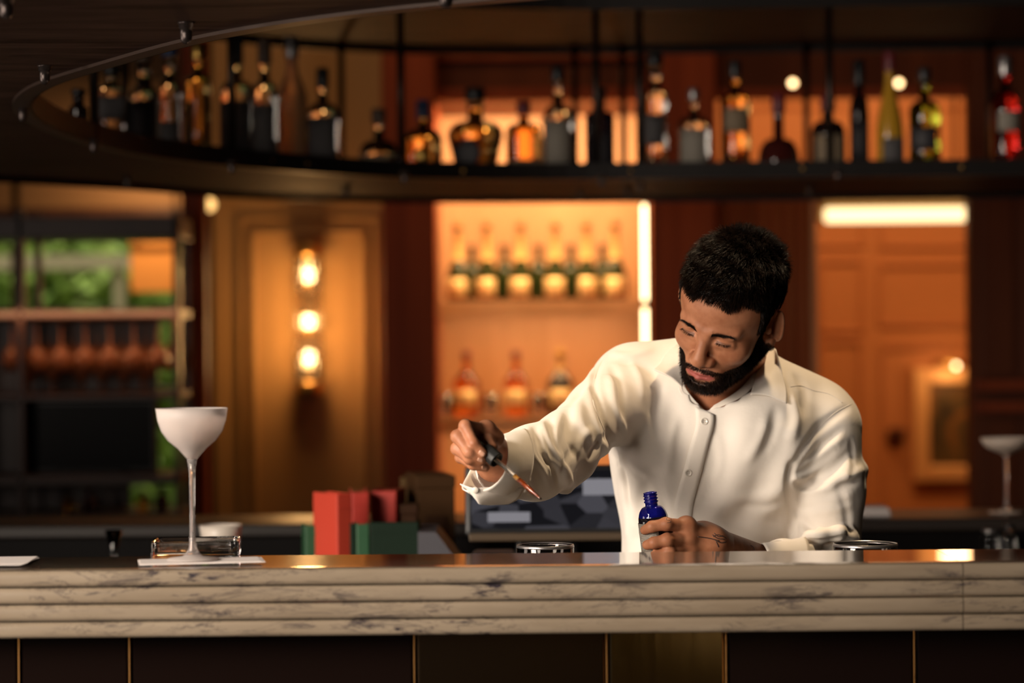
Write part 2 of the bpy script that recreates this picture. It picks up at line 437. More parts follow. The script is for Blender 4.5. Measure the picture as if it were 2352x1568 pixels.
mul = n.new('ShaderNodeMath'); mul.operation = 'MULTIPLY'; l.new(veins.outputs[0], mul.inputs[0]); l.new(patch.outputs[0], mul.inputs[1])
mul2 = n.new('ShaderNodeMath'); mul2.operation = 'MULTIPLY'; l.new(blot.outputs[0], mul2.inputs[0]); l.new(patch.outputs[0], mul2.inputs[1])
mx = n.new('ShaderNodeMath'); mx.operation = 'MAXIMUM'; l.new(mul.outputs[0], mx.inputs[0]); l.new(mul2.outputs[0], mx.inputs[1])
sc_ = n.new('ShaderNodeMath'); sc_.operation = 'MULTIPLY'; sc_.inputs[1].default_value = 1.0; l.new(mx.outputs[0], sc_.inputs[0])
mixc = n.new('ShaderNodeMix'); mixc.data_type = 'RGBA'; l.new(sc_.outputs[0], mixc.inputs['Factor']); l.new(basec.outputs[0], mixc.inputs['A']); mixc.inputs['B'].default_value = (.030, .024, .030, 1)
l.new(mixc.outputs['Result'], bsdf(marble).inputs['Base Color'])

DF, DB = 3.20, 3.41                    # front and back edge of the top
CT = P(1176, 1302, DF)[2]              # height of the bar top
seamx = P(2212, 1300, DF)[0]
ct = thing('bar_counter', 'long marble bar top with a four layer rounded edge', 'bar counter', (0, DF, CT))
LT = M(39.5, DF)
def slab_me(x0, x1, z1, th, y0, y1):
    """slab with a rounded front edge"""
    prof = []
    r = th * .30
    for a in np.linspace(-PI / 2, 0, 6): prof.append((y0 + r - r * math.cos(a) * 1.0, z1 - th + r + r * math.sin(a)))
    for a in np.linspace(0, PI / 2, 6): prof.append((y0 + r - r * math.cos(a), z1 - r + r * math.sin(a)))
    prof.append((y1, z1)); prof.append((y1, z1 - th))
    bm = bmesh.new(); A = [bm.verts.new((x0, y, z)) for y, z in prof]; B = [bm.verts.new((x1, y, z)) for y, z in prof]
    for i in range(len(prof)):
        j = (i + 1) % len(prof); bm.faces.new((A[i], A[j], B[j], B[i]))
    A2 = [bm.verts.new(v.co) for v in A]; B2 = [bm.verts.new(v.co) for v in B]
    bm.faces.new(A2[::-1]); bm.faces.new(B2)
    me = bmesh_me('slab', bm, False)
    for p in me.polygons: p.use_smooth = len(p.vertices) == 4 and abs(p.normal.x) < .5
    return me
for i in range(4):
    for x0, x1 in ((-1.6, seamx - .0006), (seamx + .0006, 1.7)):
        o = link('marble_slab', slab_me(x0, x1, -LT * i, LT - .0012, (0, .002, .0, .003)[i], DB - DF if i == 0 else .17), marble, ct)
# front of the bar: dark lacquer panels, brass beads and one polished bronze bay
lacq = mat('dark_lacquer', (.006, .0032, .0026), .12, spec=.15)
bronze = mat('polished_bronze', (.52, .40, .24), .10, 1)
add_bump(bronze, 14, .06, .01, 3, (1, 1, .15))
dbead = mat('dull_brass', (.30, .15, .05), .35, 1)
dbronze = mat('dark_bronze', (.13, .085, .05), .20, 1)
fz = CT - 4 * LT
bf = thing('bar_fascia', 'dark panelled bar front under the marble edge with brass beads', 'bar front', (0, DF + .06, 0))
xs = [-400, 44, 298, 952, 1394, 1668, 2100, 2700]
for i, (a, b) in enumerate(zip(xs[:-1], xs[1:])):
    xa, xb = P(a, 1500, DF + .06)[0], P(b, 1500, DF + .06)[0]
    m_ = bronze if a == 1394 else dbronze if a == 952 else lacq
    box('front_panel', (xa + .003, 0, .02), (xb - .003, .03, fz - .001), m_, bf, .003)
    box('brass_bead', (xa - .0013, -.003, .02), (xa + .0013, .03, fz - .001), dbead, bf, .0006)
box('plinth', (-1.6, .03, .0), (1.7, .10, fz), lacq, bf)
# bartender's station behind the top, lower
st = thing('bar_station', 'low steel work station behind the marble bar top', 'work station', (0, DB, 0))
sz = CT - .13
box('worktop', (-1.5, .012, sz - .03), (1.6, .27, sz), steel, st, .004)
box('cabinet', (-1.5, .012, .08), (1.6, .24, sz - .03), black, st, .004)

# ---- island behind the bartender
isl = thing('back_island', 'dark back counter behind the bartender with a raised ledge', 'counter', (0, 5.1, 0))
blk = mat('black_lacquer', (.004, .003, .003), .5, spec=.1)
grn = mat('dark_granite', (.022, .016, .013), .4)
box('cabinet', (-3, -.55, .0), (3, .75, .86), blk, isl, .01)
box('worktop', (-3.02, -.60, .86), (3.02, .5, .90), grn, isl, .006)
LZ = P(1176, 1186, 5.75)[2]
box('ledge_front', (-3, .5, .86), (3, .54, LZ - .03), blk, isl)
box('ledge_top', (-3.02, .48, LZ - .03), (3.02, .8, LZ), grn, isl, .006)

# ================================================================== the hanging oval rack
Z1 = 1.40 + .445
Z2 = 1.40 + .917
inner = [(-.42, 3.52), (-.62, 3.84), (-.80, 4.18), (-.905, 4.55), (-.935, 4.95), (-.915, 5.35), (-.85, 5.70), (-.71, 6.02), (-.52, 6.30), (-.25, 6.55), (.10, 6.66), (.6, 6.66), (1.2, 6.65), (1.9, 6.65), (2.6, 6.62), (3.1, 6.3), (3.45, 5.6), (3.5, 4.8), (3.3, 3.9), (2.8, 3.3), (2.1, 3.02), (1.4, 2.95), (.8, 2.93), (.35, 2.98), (.05, 3.14), (-.20, 3.30)]
outer = [(-1.05, 2.95), (-1.40, 3.45), (-1.68, 3.95), (-1.86, 4.45), (-1.90, 4.95), (-1.84, 5.5), (-1.66, 6.0), (-1.38, 6.37), (-1.05, 6.80), (-.80, 7.22), (-.42, 7.48), (.02, 7.58), (.6, 7.58), (1.2, 7.55), (1.9, 7.53), (2.7, 7.50), (3.5, 7.2), (4.2, 6.2), (4.4, 4.9), (4.2, 3.5), (3.4, 2.5), (2.3, 2.15), (1.5, 2.08), (.8, 2.07), (.1, 2.12), (-.5, 2.4)]
IN = catmull(inner, 8, True); OU = catmull(outer, 8, True)
OU = OU[np.round(np.linspace(0, len(OU), len(IN), endpoint=False)).astype(int)]
rackw = wood('rack_shelf_wood', (.034, .017, .012), (.105, .058, .043), .62, 9, (.35, 2, 1)); bsdf(rackw).inputs['Specular IOR Level'].default_value = .12; add_bump(rackw, 9, .35, .004, 7, (.35, 2.6, 1))
def ring_plate(z0, z1):
    n_ = len(IN)
    V = np.vstack([np.c_[IN, np.full(n_, z0)], np.c_[OU, np.full(n_, z0)], np.c_[IN, np.full(n_, z1)], np.c_[OU, np.full(n_, z1)]])
    i = np.arange(n_); j = (i + 1) % n_
    F = np.vstack([np.c_[i, n_ + i, n_ + j, j], np.c_[2 * n_ + i, 2 * n_ + j, 3 * n_ + j, 3 * n_ + i], np.c_[i, j, 2 * n_ + j, 2 * n_ + i], np.c_[n_ + i, 3 * n_ + i, 3 * n_ + j, n_ + j]])
    return fast_mesh('ring', V, F, False)
def band(C, z0, z1, th, outward):
    """upright metal band along a closed plan curve"""
    c = C.mean(0); t = np.roll(C, -1, 0) - np.roll(C, 1, 0); nn = np.c_[t[:, 1], -t[:, 0]]; nn /= np.linalg.norm(nn, axis=1)[:, None]
    s_ = np.sign(((C - c) * nn).sum(1).mean()) * outward
    C2 = C + nn * th * s_; n_ = len(C)
    V = np.vstack([np.c_[C, np.full(n_, z0)], np.c_[C2, np.full(n_, z0)], np.c_[C2, np.full(n_, z1)], np.c_[C, np.full(n_, z1)]])
    i = np.arange(n_); j = (i + 1) % n_
    F = np.vstack([np.c_[a * n_ + i, a * n_ + j, ((a + 1) % 4) * n_ + j, ((a + 1) % 4) * n_ + i] for a in range(4)])
    me = fast_mesh('band', V, F, False)
    return me
rk = thing('hanging_rack', 'dark oval two tier bottle rack hanging over the bar', 'hanging rack', (0, 0, Z1))
dz = Z2 - Z1
link('shelf_board', ring_plate(.004, .022), rackw, rk)
link('shelf_board', ring_plate(dz + .004, dz + .022), rackw, rk)
flm = mat('flange_steel', (.085, .055, .043), .45, .3)
tt = np.roll(IN, -1, 0) - np.roll(IN, 1, 0); nn_ = np.c_[tt[:, 1], -tt[:, 0]]; nn_ /= np.linalg.norm(nn_, axis=1)[:, None]
nn_ *= np.sign(((IN - IN.mean(0)) * nn_).sum(1).mean()); IN2 = IN + nn_ * .030; n_ = len(IN); i_ = np.arange(n_); j_ = (i_ + 1) % n_
link('edge_flange', fast_mesh('flange', np.vstack([np.c_[IN, np.full(n_, -.001)], np.c_[IN2, np.full(n_, -.001)], np.c_[IN, np.full(n_, .004)], np.c_[IN2, np.full(n_, .004)]]),
     np.vstack([np.c_[i_, n_ + i_, n_ + j_, j_], np.c_[i_, j_, 2 * n_ + j_, 2 * n_ + i_], np.c_[n_ + i_, 3 * n_ + i_, 3 * n_ + j_, n_ + j_]]), False), flm, rk)
link('inner_rim', band(IN, 0, .045, .006, -1), iron, rk); link('outer_rim', band(OU, -.012, .024, .008, 1), iron, rk)
link('inner_rim', band(IN, dz - .006, dz + .040, .006, -1), iron, rk); link('outer_rim', band(OU, dz - .020, dz + .024, .008, 1), iron, rk)
def on_curve(C, px):
    """far side of a plan curve at a bearing seen in the photograph"""
    k = (px - 1176) / FPX; best = None
    for i in range(len(C)):
        a, b = C[i], C[(i + 1) % len(C)]
        fa, fb = a[0] - k * a[1], b[0] - k * b[1]
        if fa * fb <= 0 and fa != fb:
            p = a + (b - a) * fa / (fa - fb)
            if best is None or p[1] > best[1]: best = p
    return best
post_m = mat('post_metal', (.030, .022, .018), .32, .8)
inset = lambda p, s: p
def post(p, top=dz):
    o = tube('post', [(p[0], p[1], .012), (p[0], p[1], top)], .0105, post_m, rk, 12)
    return o
for px in (218, 535, 925, 1375, 1475, 1912, 2500): 
    p = on_curve(IN, px); post(p + np.array([0, .016]))
for px in (295, 790, 1325, 1435, 1855, 2275): 
    p = on_curve(OU, px) if px > 330 else np.array([(px - 1176) / FPX * 6.55, 6.55]); post(p + np.array([0, -.02]))
for p in ((-1.45, 3.7), (-1.8, 5.2), (.9, 2.2), (2.6, 2.35), (-.3, 2.4)): post(np.array(p), dz)
for p in ((-1.2, 3.4), (-1.7, 5.4), (-.3, 7.3), (1.6, 7.4), (3.9, 5), (.4, 2.3)):
    tube('hanger_rod', [(p[0], p[1], dz + .02), (p[0], p[1], 3.6 - Z1)], .012, post_m, rk, 10)
# domed cap nuts under the shelf
nutm = mat('cap_nut_steel', (.10, .08, .075), .32, .8)
nut_me = lathe_me([(0, -.031), (.0035, -.0302), (.0064, -.0278), (.0082, -.0235), (.0086, -.018), (.0086, -.0085), (.0104, -.0080), (.0104, -.0025), (.0120, -.002), (.0120, .0), (0, 0)], 16)
def nut(px, py, dzp=.05):
    D = (Z1 - .026 - 1.40) * FPX / (784 - py - (px - 1176) * math.tan(ROLL) * 0)
    p = P(px, py, D)
    link('cap_nut', nut_me, nutm, rk, (p[0], p[1], .004))
for px, py in ((428, 94), (103, 184), (53, 270), (216, 342), (533, 392), (930, 418), (1383, 430), (1470, 443), (1925, 420), (15, 33), (1025, 17), (293, 422), (795, 450), (1333, 459), (1442, 457), (1860, 455)): nut(px, py)
riv = lathe_me([(0, -.004), (.004, -.0035), (.006, 0), (0, 0)], 10)
for px in (628, 709, 1068, 1453, 1847, 2212):
    p = on_curve(IN, px)
    link('rivet', riv, brass, rk, (p[0], p[1] - .006, .022), (-PI / 2, 0, 0))
# ================================================================== bottles
def gmat(name, col, rough=.03, ior=1.45): return mat(name, col, rough, trans=1, ior=ior)
g_clear = gmat('clear_glass', (.93, .92, .88)); g_amber = gmat('amber_spirit', (.85, .42, .10)); g_gold = gmat('golden_spirit', (.90, .62, .22))
g_green = gmat('green_glass', (.42, .58, .06)); g_dark = mat('dark_bottle_glass', (.012, .006, .006), .08, spec=.6); g_red = gmat('red_aperitif', (.75, .05, .05))
g_frost = mat('frosted_glass_bottle', (.62, .36, .20), .5, trans=.5); g_purple = mat('purple_black_glass', (.018, .008, .014), .15)
g_yel = mat('yellow_liqueur', (.50, .26, .02), .22, coat=.5); g_smoke = gmat('smoky_glass', (.55, .50, .48)); g_brownred = mat('brown_red_glass', (.05, .008, .006), .08, coat=.6)
lab_w = mat('cream_label', (.26, .23, .19), .7); lab_g = mat('grey_label', (.085, .078, .080), .7); lab_d = mat('dark_label', (.025, .022, .026), .6); lab_t = mat('tan_label', (.22, .16, .10), .7)
cap_b = mat('black_cap', (.012, .012, .013), .35); cap_bl = mat('blue_cap', (.03, .06, .16), .35); cap_m = mat('maroon_cap', (.13, .012, .02), .4); cap_s = mat('silver_cap', (.40, .38, .38), .3, .9)
cap_w = mat('wood_cap', (.10, .06, .04), .5); cap_g = mat('gold_cap', (.62, .38, .10), .3, 1)
def prof_bottle(R, H, sh, nr, round_=.5, base_r=None):
    """outline: straight body to sh*H, shoulder, neck to H"""
    b = base_r or R; z0 = sh * H; zs = z0 + (H * .88 - z0) * round_
    p = [(0, .004), (b * .6, .002), (b * .92, 0), (b, .006)]
    p += [(b + (R - b) * t, .006 + (z0 - .006) * t) for t in (.4, .8, 1)]
    for t in np.linspace(.15, 1, 7):
        a = t * PI / 2
        p.append((nr + (R - nr) * (math.cos(a) ** .8 if round_ < .6 else (1 - (t * t * (3 - 2 * t)))), z0 + (zs - z0) * (math.sin(a) if round_ < .6 else t)))
    p += [(nr, H * .93), (nr * 1.14, H * .935), (nr * 1.14, H * .955), (nr, H * .96), (nr, H)]
    return p
def make_bottle(label, loc, R, H, glass, capm, labm=None, sh=.6, nr=.013, rd=.4, lab=(.08, .5), capl=.10, square=False, base_r=None, group=None, medal=None, foil=None):
    t = thing('bottle', label, 'bottle', loc, rnd.uniform(-.3, .3) if not square else .25, group)
    pr = prof_bottle(R, H * .97, sh, nr, rd, base_r)
    seg = 28
    me = lathe_me(pr + [(nr * .7, H * .97), (0, H * .965)], seg)
    def sq(me, k=.62):
        co = np.empty(len(me.vertices) * 3, np.float32); me.vertices.foreach_get('co', co); co = co.reshape(-1, 3)
        r = np.hypot(co[:, 0], co[:, 1]); a = np.arctan2(co[:, 1], co[:, 0])
        f = (np.abs(np.cos(a)) ** 5 + np.abs(np.sin(a)) ** 5) ** (-1 / 5)
        wgt = np.clip((r - nr * 1.3) / (R - nr * 1.3 + 1e-6), 0, 1)
        f = 1 + (f - 1) * wgt * .9
        co[:, 0] *= f; co[:, 1] *= f; me.vertices.foreach_set('co', co.ravel()); me.update()
    if square: sq(me)
    link('glass', me, glass, t)
    link('cap', lathe_me([(0, H * (1 - capl)), (nr * 1.28, H * (1 - capl)), (nr * 1.32, H * (1 - capl) + .002), (nr * 1.32, H - .003), (nr * 1.2, H), (0, H)], 20), capm, t)
    if foil: link('foil', lathe_me([(r + .0008, z) for r, z in pr if z > H * foil[0] and z < H * .92], 24), foil[1], t)
    if labm:
        z0, z1 = lab[0] * H, lab[1] * H
        a = np.linspace(-PI * .80, -PI * .20, 15)
        rr = R + .0008
        zz_ = np.linspace(z0, z1, 4)
        br = lambda z: (base_r + (R - base_r) * min(z / (sh * H), 1) if base_r else R) + .0008
        f = (lambda t_: 1.0) if not square else (lambda t_: (abs(math.cos(t_)) ** 5 + abs(math.sin(t_)) ** 5) ** (-1 / 5) * .985 + .015)
        Gd = np.array([[(br(z) * f(t_) * math.cos(t_), br(z) * f(t_) * math.sin(t_), z) for z in zz_] for t_ in a])
        link('label', grid_me(Gd[::-1], .0004), labm, t)
    if medal:
        link('medallion', lathe_me([(0, .004), (medal[0] * .8, .004), (medal[0], .001), (medal[0], -.004), (0, -.004)], 20), medal[1], t, (0, -R - .001, medal[2]), (PI / 2, 0, 0))
    return t
SZ = Z1 + .0235
def shelf_spot(px, back):
    """a place on the far run of the lower shelf at that bearing; back 0 inner rim .. 1 outer rim"""
    a = on_curve(IN, px) if px > 100 else None; b = on_curve(OU, px)
    if b is None or b[1] < a[1]: b = a + np.array([-.25, .85])
    p = a + (b - a) * back
    k = (px - 1176) / FPX
    return np.array([k * p[1], p[1], SZ])
def bt(px, ytop, wpx, label, glass, capm, labm=None, back=.22, **kw):
    L = shelf_spot(px, back); D = L[1]
    H = P(px, ytop, D)[2] - SZ; R = M(wpx, D) / 2
    make_bottle(label, L, R, H, glass, capm, labm, group='bottles on the hanging rack', **kw)
bt(185, 205, 46, 'half hidden dark bottle in the left bend of the rack', g_dark, cap_b, lab_d, .30, sh=.62)
bt(262, 150, 66, 'square grey bottle beside the leftmost thick rack post', g_smoke, cap_b, lab_g, .30, sh=.72, square=True, nr=.016, lab=(.35, .62))
bt(336, 118, 72, 'stout clear bottle with a large dark label at the rack bend', g_clear, cap_w, lab_d, .28, sh=.52, rd=.45, nr=.018, lab=(.06, .52))
bt(396, 104, 52, 'slim bottle with dark neck between two clear bottles at the rack bend', g_smoke, cap_bl, lab_g, .42, sh=.6, nr=.015, lab=(.1, .35))
bt(461, 98, 60, 'tall clear bottle with amber glints and no label', g_gold, cap_g, None, .25, sh=.66, nr=.014, capl=.14)
bt(549, 84, 82, 'broad clear bottle with black neck behind a rack post', g_clear, cap_b, lab_g, .34, sh=.55, nr=.014, capl=.22, lab=(.05, .50))
bt(613, 90, 62, 'clear bottle with grey label and long dark neck', g_clear, cap_w, lab_g, .22, sh=.56, nr=.014, capl=.2, lab=(.05, .48))
bt(676, 84, 68, 'frosted peach bottle with silver neck', g_frost, cap_s, None, .26, sh=.55, rd=.75, nr=.015, capl=.16)
bt(746, 156, 76, 'short clear bottle with pale grey label left of a post', g_clear, cap_b, lab_g, .14, sh=.5, rd=.45, nr=.013, capl=.2, lab=(.05, .5))
bt(874, 250, 92, 'squat round clear decanter with blue neck band', g_clear, cap_w, lab_t, .12, sh=.24, rd=.42, nr=.015, capl=.22, lab=(.06, .24), foil=(.60, cap_bl))
bt(976, 230, 88, 'squat amber bottle with tall blue cap', g_gold, cap_bl, None, .14, sh=.45, rd=.4, nr=.014, capl=.26, medal=(.022, cap_g, .045))
bt(1096, 203, 128, 'wide golden decanter with round black crest and dark stopper', g_gold, cap_b, None, .16, sh=.46, rd=.42, nr=.022, capl=.14, base_r=.055, medal=(.036, lab_d, .055))
bt(1207, 234, 76, 'square orange bottle with maroon cap', g_amber, cap_m, lab_t, .18, sh=.62, rd=.4, nr=.015, capl=.18, square=True, lab=(.04, .2))
bt(1262, 268, 60, 'dark amber flask half behind the pale labelled bottle', g_brownred, cap_b, None, .5, sh=.6)
bt(1286, 154, 68, 'clear bottle with tall pale label and black stopper', g_clear, cap_b, lab_w, .16, sh=.5, rd=.45, nr=.014, capl=.13, lab=(.04, .5))
bt(1382, 203, 68, 'dark purple bottle behind a rack post', g_purple, cap_b, lab_d, .3, sh=.68, rd=.4, nr=.016)
bt(1510, 126, 56, 'tall slim clear bottle with black stopper', g_clear, cap_b, lab_g, .2, sh=.62, rd=.45, nr=.017, capl=.09, lab=(.24, .5))
bt(1598, 204, 72, 'short clear bottle with cream label and silver cap', g_clear, cap_s, lab_w, .18, sh=.55, rd=.45, nr=.012, capl=.12, lab=(.03, .52))
bt(1693, 140, 68, 'tall clear bottle with tan upper label and long neck', g_gold, cap_b, lab_t, .22, sh=.66, rd=.35, nr=.013, capl=.14, lab=(.36, .58))
bt(1792, 214, 96, 'squat dark round bottle with maroon neck', g_brownred, cap_m, lab_t, .18, sh=.13, rd=.42, nr=.015, capl=.24, lab=(.02, .11))
bt(1906, 218, 80, 'stout dark bottle with dull label behind a post', g_dark, cap_m, lab_t, .22, sh=.5, rd=.5, nr=.016, capl=.2, lab=(.06, .48))
bt(1978, 138, 44, 'slim dark bottle with tall black cap and gold collar', g_dark, cap_b, lab_d, .2, sh=.52, rd=.5, nr=.013, capl=.22, lab=(.1, .45), foil=(.72, cap_g))
bt(2048, 120, 64, 'tall tapered yellow bottle with red cap', g_yel, cap_m, lab_g, .2, sh=.3, rd=.97, nr=.012, capl=.16, lab=(.05, .28))
bt(2128, 156, 72, 'yellow green bottle with dark label', g_green, cap_b, lab_d, .2, sh=.58, rd=.42, nr=.014, capl=.12, lab=(.2, .42))
bt(2313, 130, 62, 'red aperitif bottle with white label at the far right of the rack', g_red, cap_s, lab_w, .2, sh=.55, rd=.55, nr=.014, capl=.16, lab=(.34, .52))

# gold foil bottles on the upper niche shelf
foil_g = mat('gold_foil', (.95, .62, .22), .38, .25); lab_gold = mat('gold_label', (.92, .64, .28), .4, .2); ch_green = mat('champagne_glass', (.018, .030, .008), .08, spec=.6)
names = ('first', 'second', 'third', 'fourth', 'fifth', 'sixth')
for i, px in enumerate((1052, 1119, 1197, 1276, 1348, 1414)):
    L = P(px, 690, 9.85); L[2] = SHELF['top'] + .0012
    make_bottle('gold foil champagne bottle, %s from the left on the upper niche shelf' % names[i], L, M(54, 9.85) / 2, .318, ch_green, cap_g, lab_gold,
                sh=.28, rd=.61, nr=.0145, lab=(.05, .28), capl=.06, group='champagne bottles in the niche', foil=(.50, foil_g))
for i, px in enumerate((1085, 1160, 1238, 1312, 1385)):
    L = P(px, 690, 10.08); L[2] = SHELF['top'] + .0012
    make_bottle('dark champagne bottle in the back row of the upper niche shelf, %s from the left' % names[i], L, .044, .235, ch_green, cap_b, None, sh=.55, rd=.75, nr=.0145, capl=.05, group='back row bottles in the niche')
g_or = gmat('orange_liqueur', (.95, .32, .04))
for px, lab_, gl_, lm, w_ in ((1072, 'glowing orange bottle on the lower niche shelf, nearest the left post', g_or, lab_gold, 62), (1186, 'orange red bottle in the middle of the lower niche shelf', g_or, lab_gold, 56), (1288, 'dark bottle with gold label and gold neck on the lower niche shelf', g_dark, lab_gold, 60)):
    L = P(px, 960, 9.85); L[2] = SHELF['mid'] + .0012
    make_bottle(lab_, L, M(w_, 9.85) / 2, M(150, 9.85), gl_, cap_g if 'gold' in lab_ else cap_m, lm, sh=.5, rd=.7, nr=.014, lab=(.14, .4), foil=(.7, foil_g) if 'gold neck' in lab_ else None)
gl_thin = gmat('thin_glass', (.98, .97, .95), .0, 1.45)
for i, px in enumerate((1024, 1128, 1238)):
    L = P(px, 960, 9.80); L[2] = SHELF['mid'] + .0012
    t = thing('tumbler', 'small glass tumbler on the lower niche shelf, %s from the left post' % names[i], 'glass', L, group='niche tumblers')
    link('glass', lathe_me([(0, .004), (.030, .0), (.034, .09), (.032, .09), (.028, .008), (0, .008)], 20), gl_thin, t)

# ================================================================== unseen chair, added so the bronze bay has something yellow to mirror
mus = mat('mustard_velvet', (.52, .36, .08), .8, sheen=.4)
t = thing('armchair', 'mustard velvet armchair added out of view to be mirrored in the bronze panel', 'armchair', (.55, -1.5, 0))
box('seat', (-.32, -.30, .24), (.32, .32, .44), mus, t, .05, 4); box('backrest', (-.34, -.42, .30), (.34, -.28, .86), mus, t, .05, 4)
for s in (-1, 1):
    box('arm', (s * .36 - .05, -.36, .24), (s * .36 + .05, .30, .62), mus, t, .04, 4)
    for q in (-.30, .26): tube('leg', [(s * .30, q, .0), (s * .29, q, .25)], [.012, .02], walnut, t, 10)
# ================================================================== wall sconce
sc = P(708, 905, 9.6)
t = thing('wall_sconce', 'tall brass wall sconce with three glowing globe bulbs', 'wall lamp', (sc[0], DW, sc[2]))
Hs = M(345, 9.6)
box('backplate', (-.040, -.018, .0), (.040, 0, Hs), mat('sconce_plate', (.07, .04, .018), .5, .5), t, .008)
link('end_cap', lathe_me([(0, 0), (.052, 0), (.056, .006), (.056, .045), (.05, .05), (0, .05)], 24), brass, t, (0, -.062, 0))
link('end_cap', lathe_me([(0, 0), (.05, 0), (.056, .005), (.056, .045), (.052, .05), (0, .05)], 24), brass, t, (0, -.062, Hs - .05))
for k in range(14):     # glass rods standing around the lamps
    a = 2 * PI * k / 14
    if math.sin(a) > .6: continue
    rod = tube('glass_rod', [(.050 * math.cos(a), -.062 + .050 * math.sin(a), .045), (.050 * math.cos(a), -.062 + .050 * math.sin(a), Hs - .045)], .005, mat('rod_glass', (.95, .85, .7), .1, trans=1, ior=1.3) if 'rod_glass' not in MATS else MATS['rod_glass'], t, 8)
bulb_m = emis('warm_bulb', (1, .68, .30), 13)
for py in (633, 738, 820):
    zc = P(708, py, 9.6)[2] - sc[2]
    b_ = link('bulb', lathe_me([(0, -.026)] + [(.026 * math.cos(a), .026 * math.sin(a)) for a in np.linspace(-1.3, 1.3, 12)] + [(0, .026)], 20), bulb_m, t, (0, -.062, zc))
    link('glint_ring', lathe_me([(.044, -.006), (.050, -.006), (.050, .006), (.044, .006), (.044, -.006)], 28), brass, t, (0, -.062, zc))  # brass ring added to imitate side reflections of the bulb in glass
    link('bulb_socket', lathe_me([(0, -.045), (.014, -.045), (.014, -.024), (0, -.024)], 14), brass, t, (0, -.062, zc))
    point('sconce_bulb_light', (sc[0], DW - .135, P(708, py, 9.6)[2]), 3.8, (1, .52, .18), .05)

# ================================================================== picture beyond the doorway
a, b = pbox(2098, 845, 2260, 1105, 12.95, 13.0)
t = thing('framed_painting', 'gilt framed dark painting on the wall beyond the doorway', 'painting', ((a[0] + b[0]) / 2, 12.96, a[2]))
W2, H2 = (b[0] - a[0]) / 2, b[2] - a[2]
gilt = mat('gilt_frame', (.78, .42, .16), .5, .25)
fw = .085
for lo, hi in (((-W2, -.03, 0), (-W2 + fw, .03, H2)), ((W2 - fw, -.03, 0), (W2, .03, H2)), ((-W2 + fw, -.03, 0), (W2 - fw, .03, fw)), ((-W2 + fw, -.03, H2 - fw), (W2 - fw, .03, H2))):
    box('frame_rail', lo, hi, gilt, t, .012)
cv = mat('oil_canvas', (.05, .03, .015), .5); add_ramp(cv, [(.3, (.02, .012, .008)), (.5, (.10, .06, .015)), (.62, (.30, .10, .02)), (.75, (.06, .07, .02))], 5, detail=5, distort=.8)
box('canvas', (-W2 + fw, .0, fw), (W2 - fw, .02, H2 - fw), cv, t)
tube('picture_lamp', [(-.11, -.12, H2 + .03), (.11, -.12, H2 + .03)], .014, brass, t, 12)
tube('lamp_arm', [(0, .02, H2 - .01), (0, -.06, H2 + .04), (0, -.12, H2 + .03)], .006, brass, t, 8)
lathe('lamp_bulb', [(0, -.012), (.010, -.008), (.012, 0), (.010, .008), (0, .012)], emis('picture_bulb', (1, .72, .35), 9), t, (.02, -.135, H2 + .012), 12)
point('picture_light', ((a[0] + b[0]) / 2, 12.80, b[2] - .02), 1.5, (1, .58, .26), .08)
# wall sconce arm beside the painting
t = thing('wall_bracket', 'small dark bracket on the wall left of the gilt painting', 'bracket', P(2058, 1000, 12.97))
tube('arm', [(0, .03, 0), (0, -.08, .0), (.03, -.12, .03)], .014, walnut, t, 8); lathe('rose', [(0, -.01), (.04, -.01), (.05, .012), (0, .014)], walnut, t, (0, .016, 0), 16, (PI / 2, 0, 0))
# small round spotlights over the doorway
for px, nm in ((1822, 'small round glowing spotlight above the doorway, left one'), (2066, 'small round glowing spotlight above the doorway, behind the yellow bottle')):
    t = thing('spotlight', nm, 'spotlight', P(px, 190, 9.47))
    link('bezel', lathe_me([(0, 0), (.020, 0), (.020, .02), (.014, .024), (.013, .012), (0, .012)], 18), brass, t, (0, .03, 0), (PI / 2, 0, 0))
    link('lens', lathe_me([(0, .022), (.007, .021), (.0125, .014), (0, .013)], 16), emis('spot_lens', (1, .66, .32), 7) if 'spot_lens' not in MATS else MATS['spot_lens'], t, (0, .03, 0), (PI / 2, 0, 0))

# ================================================================== left: bottle stand with screen, hanging glasses
shm = wood('stand_wood', (.032, .012, .007), (.055, .022, .012), .4, 6, (1, 1, .06))
DS = 8.2
t = thing('back_stand', 'dark wooden stand with glass rails and a black screen before the window', 'shelf stand', (P(200, 784, DS)[0], DS, 0))
po = np.array(t.location)
def sb(nm, r, d0, d1, m, bev=.004):
    a, b = pbox(*r, d0, d1); return box(nm, a - po, b - po, m, t, bev)
for y_, th in ((497, 50), (712, 18), (905, 14), (1092, 22)): sb('shelf_board', (-120, y_, 412, y_ + th), DS, DS + .35, shm)
sb('back_panel', (-120, 735, 362, 1092), DS + .33, DS + .35, shm); sb('back_panel', (-120, 1110, 300, 1184), DS + .33, DS + .35, shm)
for x0 in (-120, 40, 398): 
    a, b = pbox(x0, 480, x0 + 14, 1200, DS, DS + .06); a[2] = 0; box('upright', a - po, b - po, shm, t, .004); 
    c_, d_ = a.copy(), b.copy(); c_[1] += .3; d_[1] += .29; box('upright', c_ - po, d_ - po, shm, t, .004)
a, b = pbox(-120, 1180, 412, 1200, DS, DS + .35); a[2] = 0; box('cabinet', a - po + np.array([0, .02, 0]), b - po, shm, t, .006)
a, b = pbox(62, 918, 358, 1086, DS + .10, DS + .14)
t = thing('television', 'black switched off flat screen on the dark stand', 'television', ((a[0] + b[0]) / 2, DS + .12, P(146, 1092, DS)[2] + .0015))
po = np.array(t.location)
box('bezel', a - po, b - po, cap_b, t, .006); sc_m = mat('black_screen', (.004, .004, .005), .3, spec=.08)
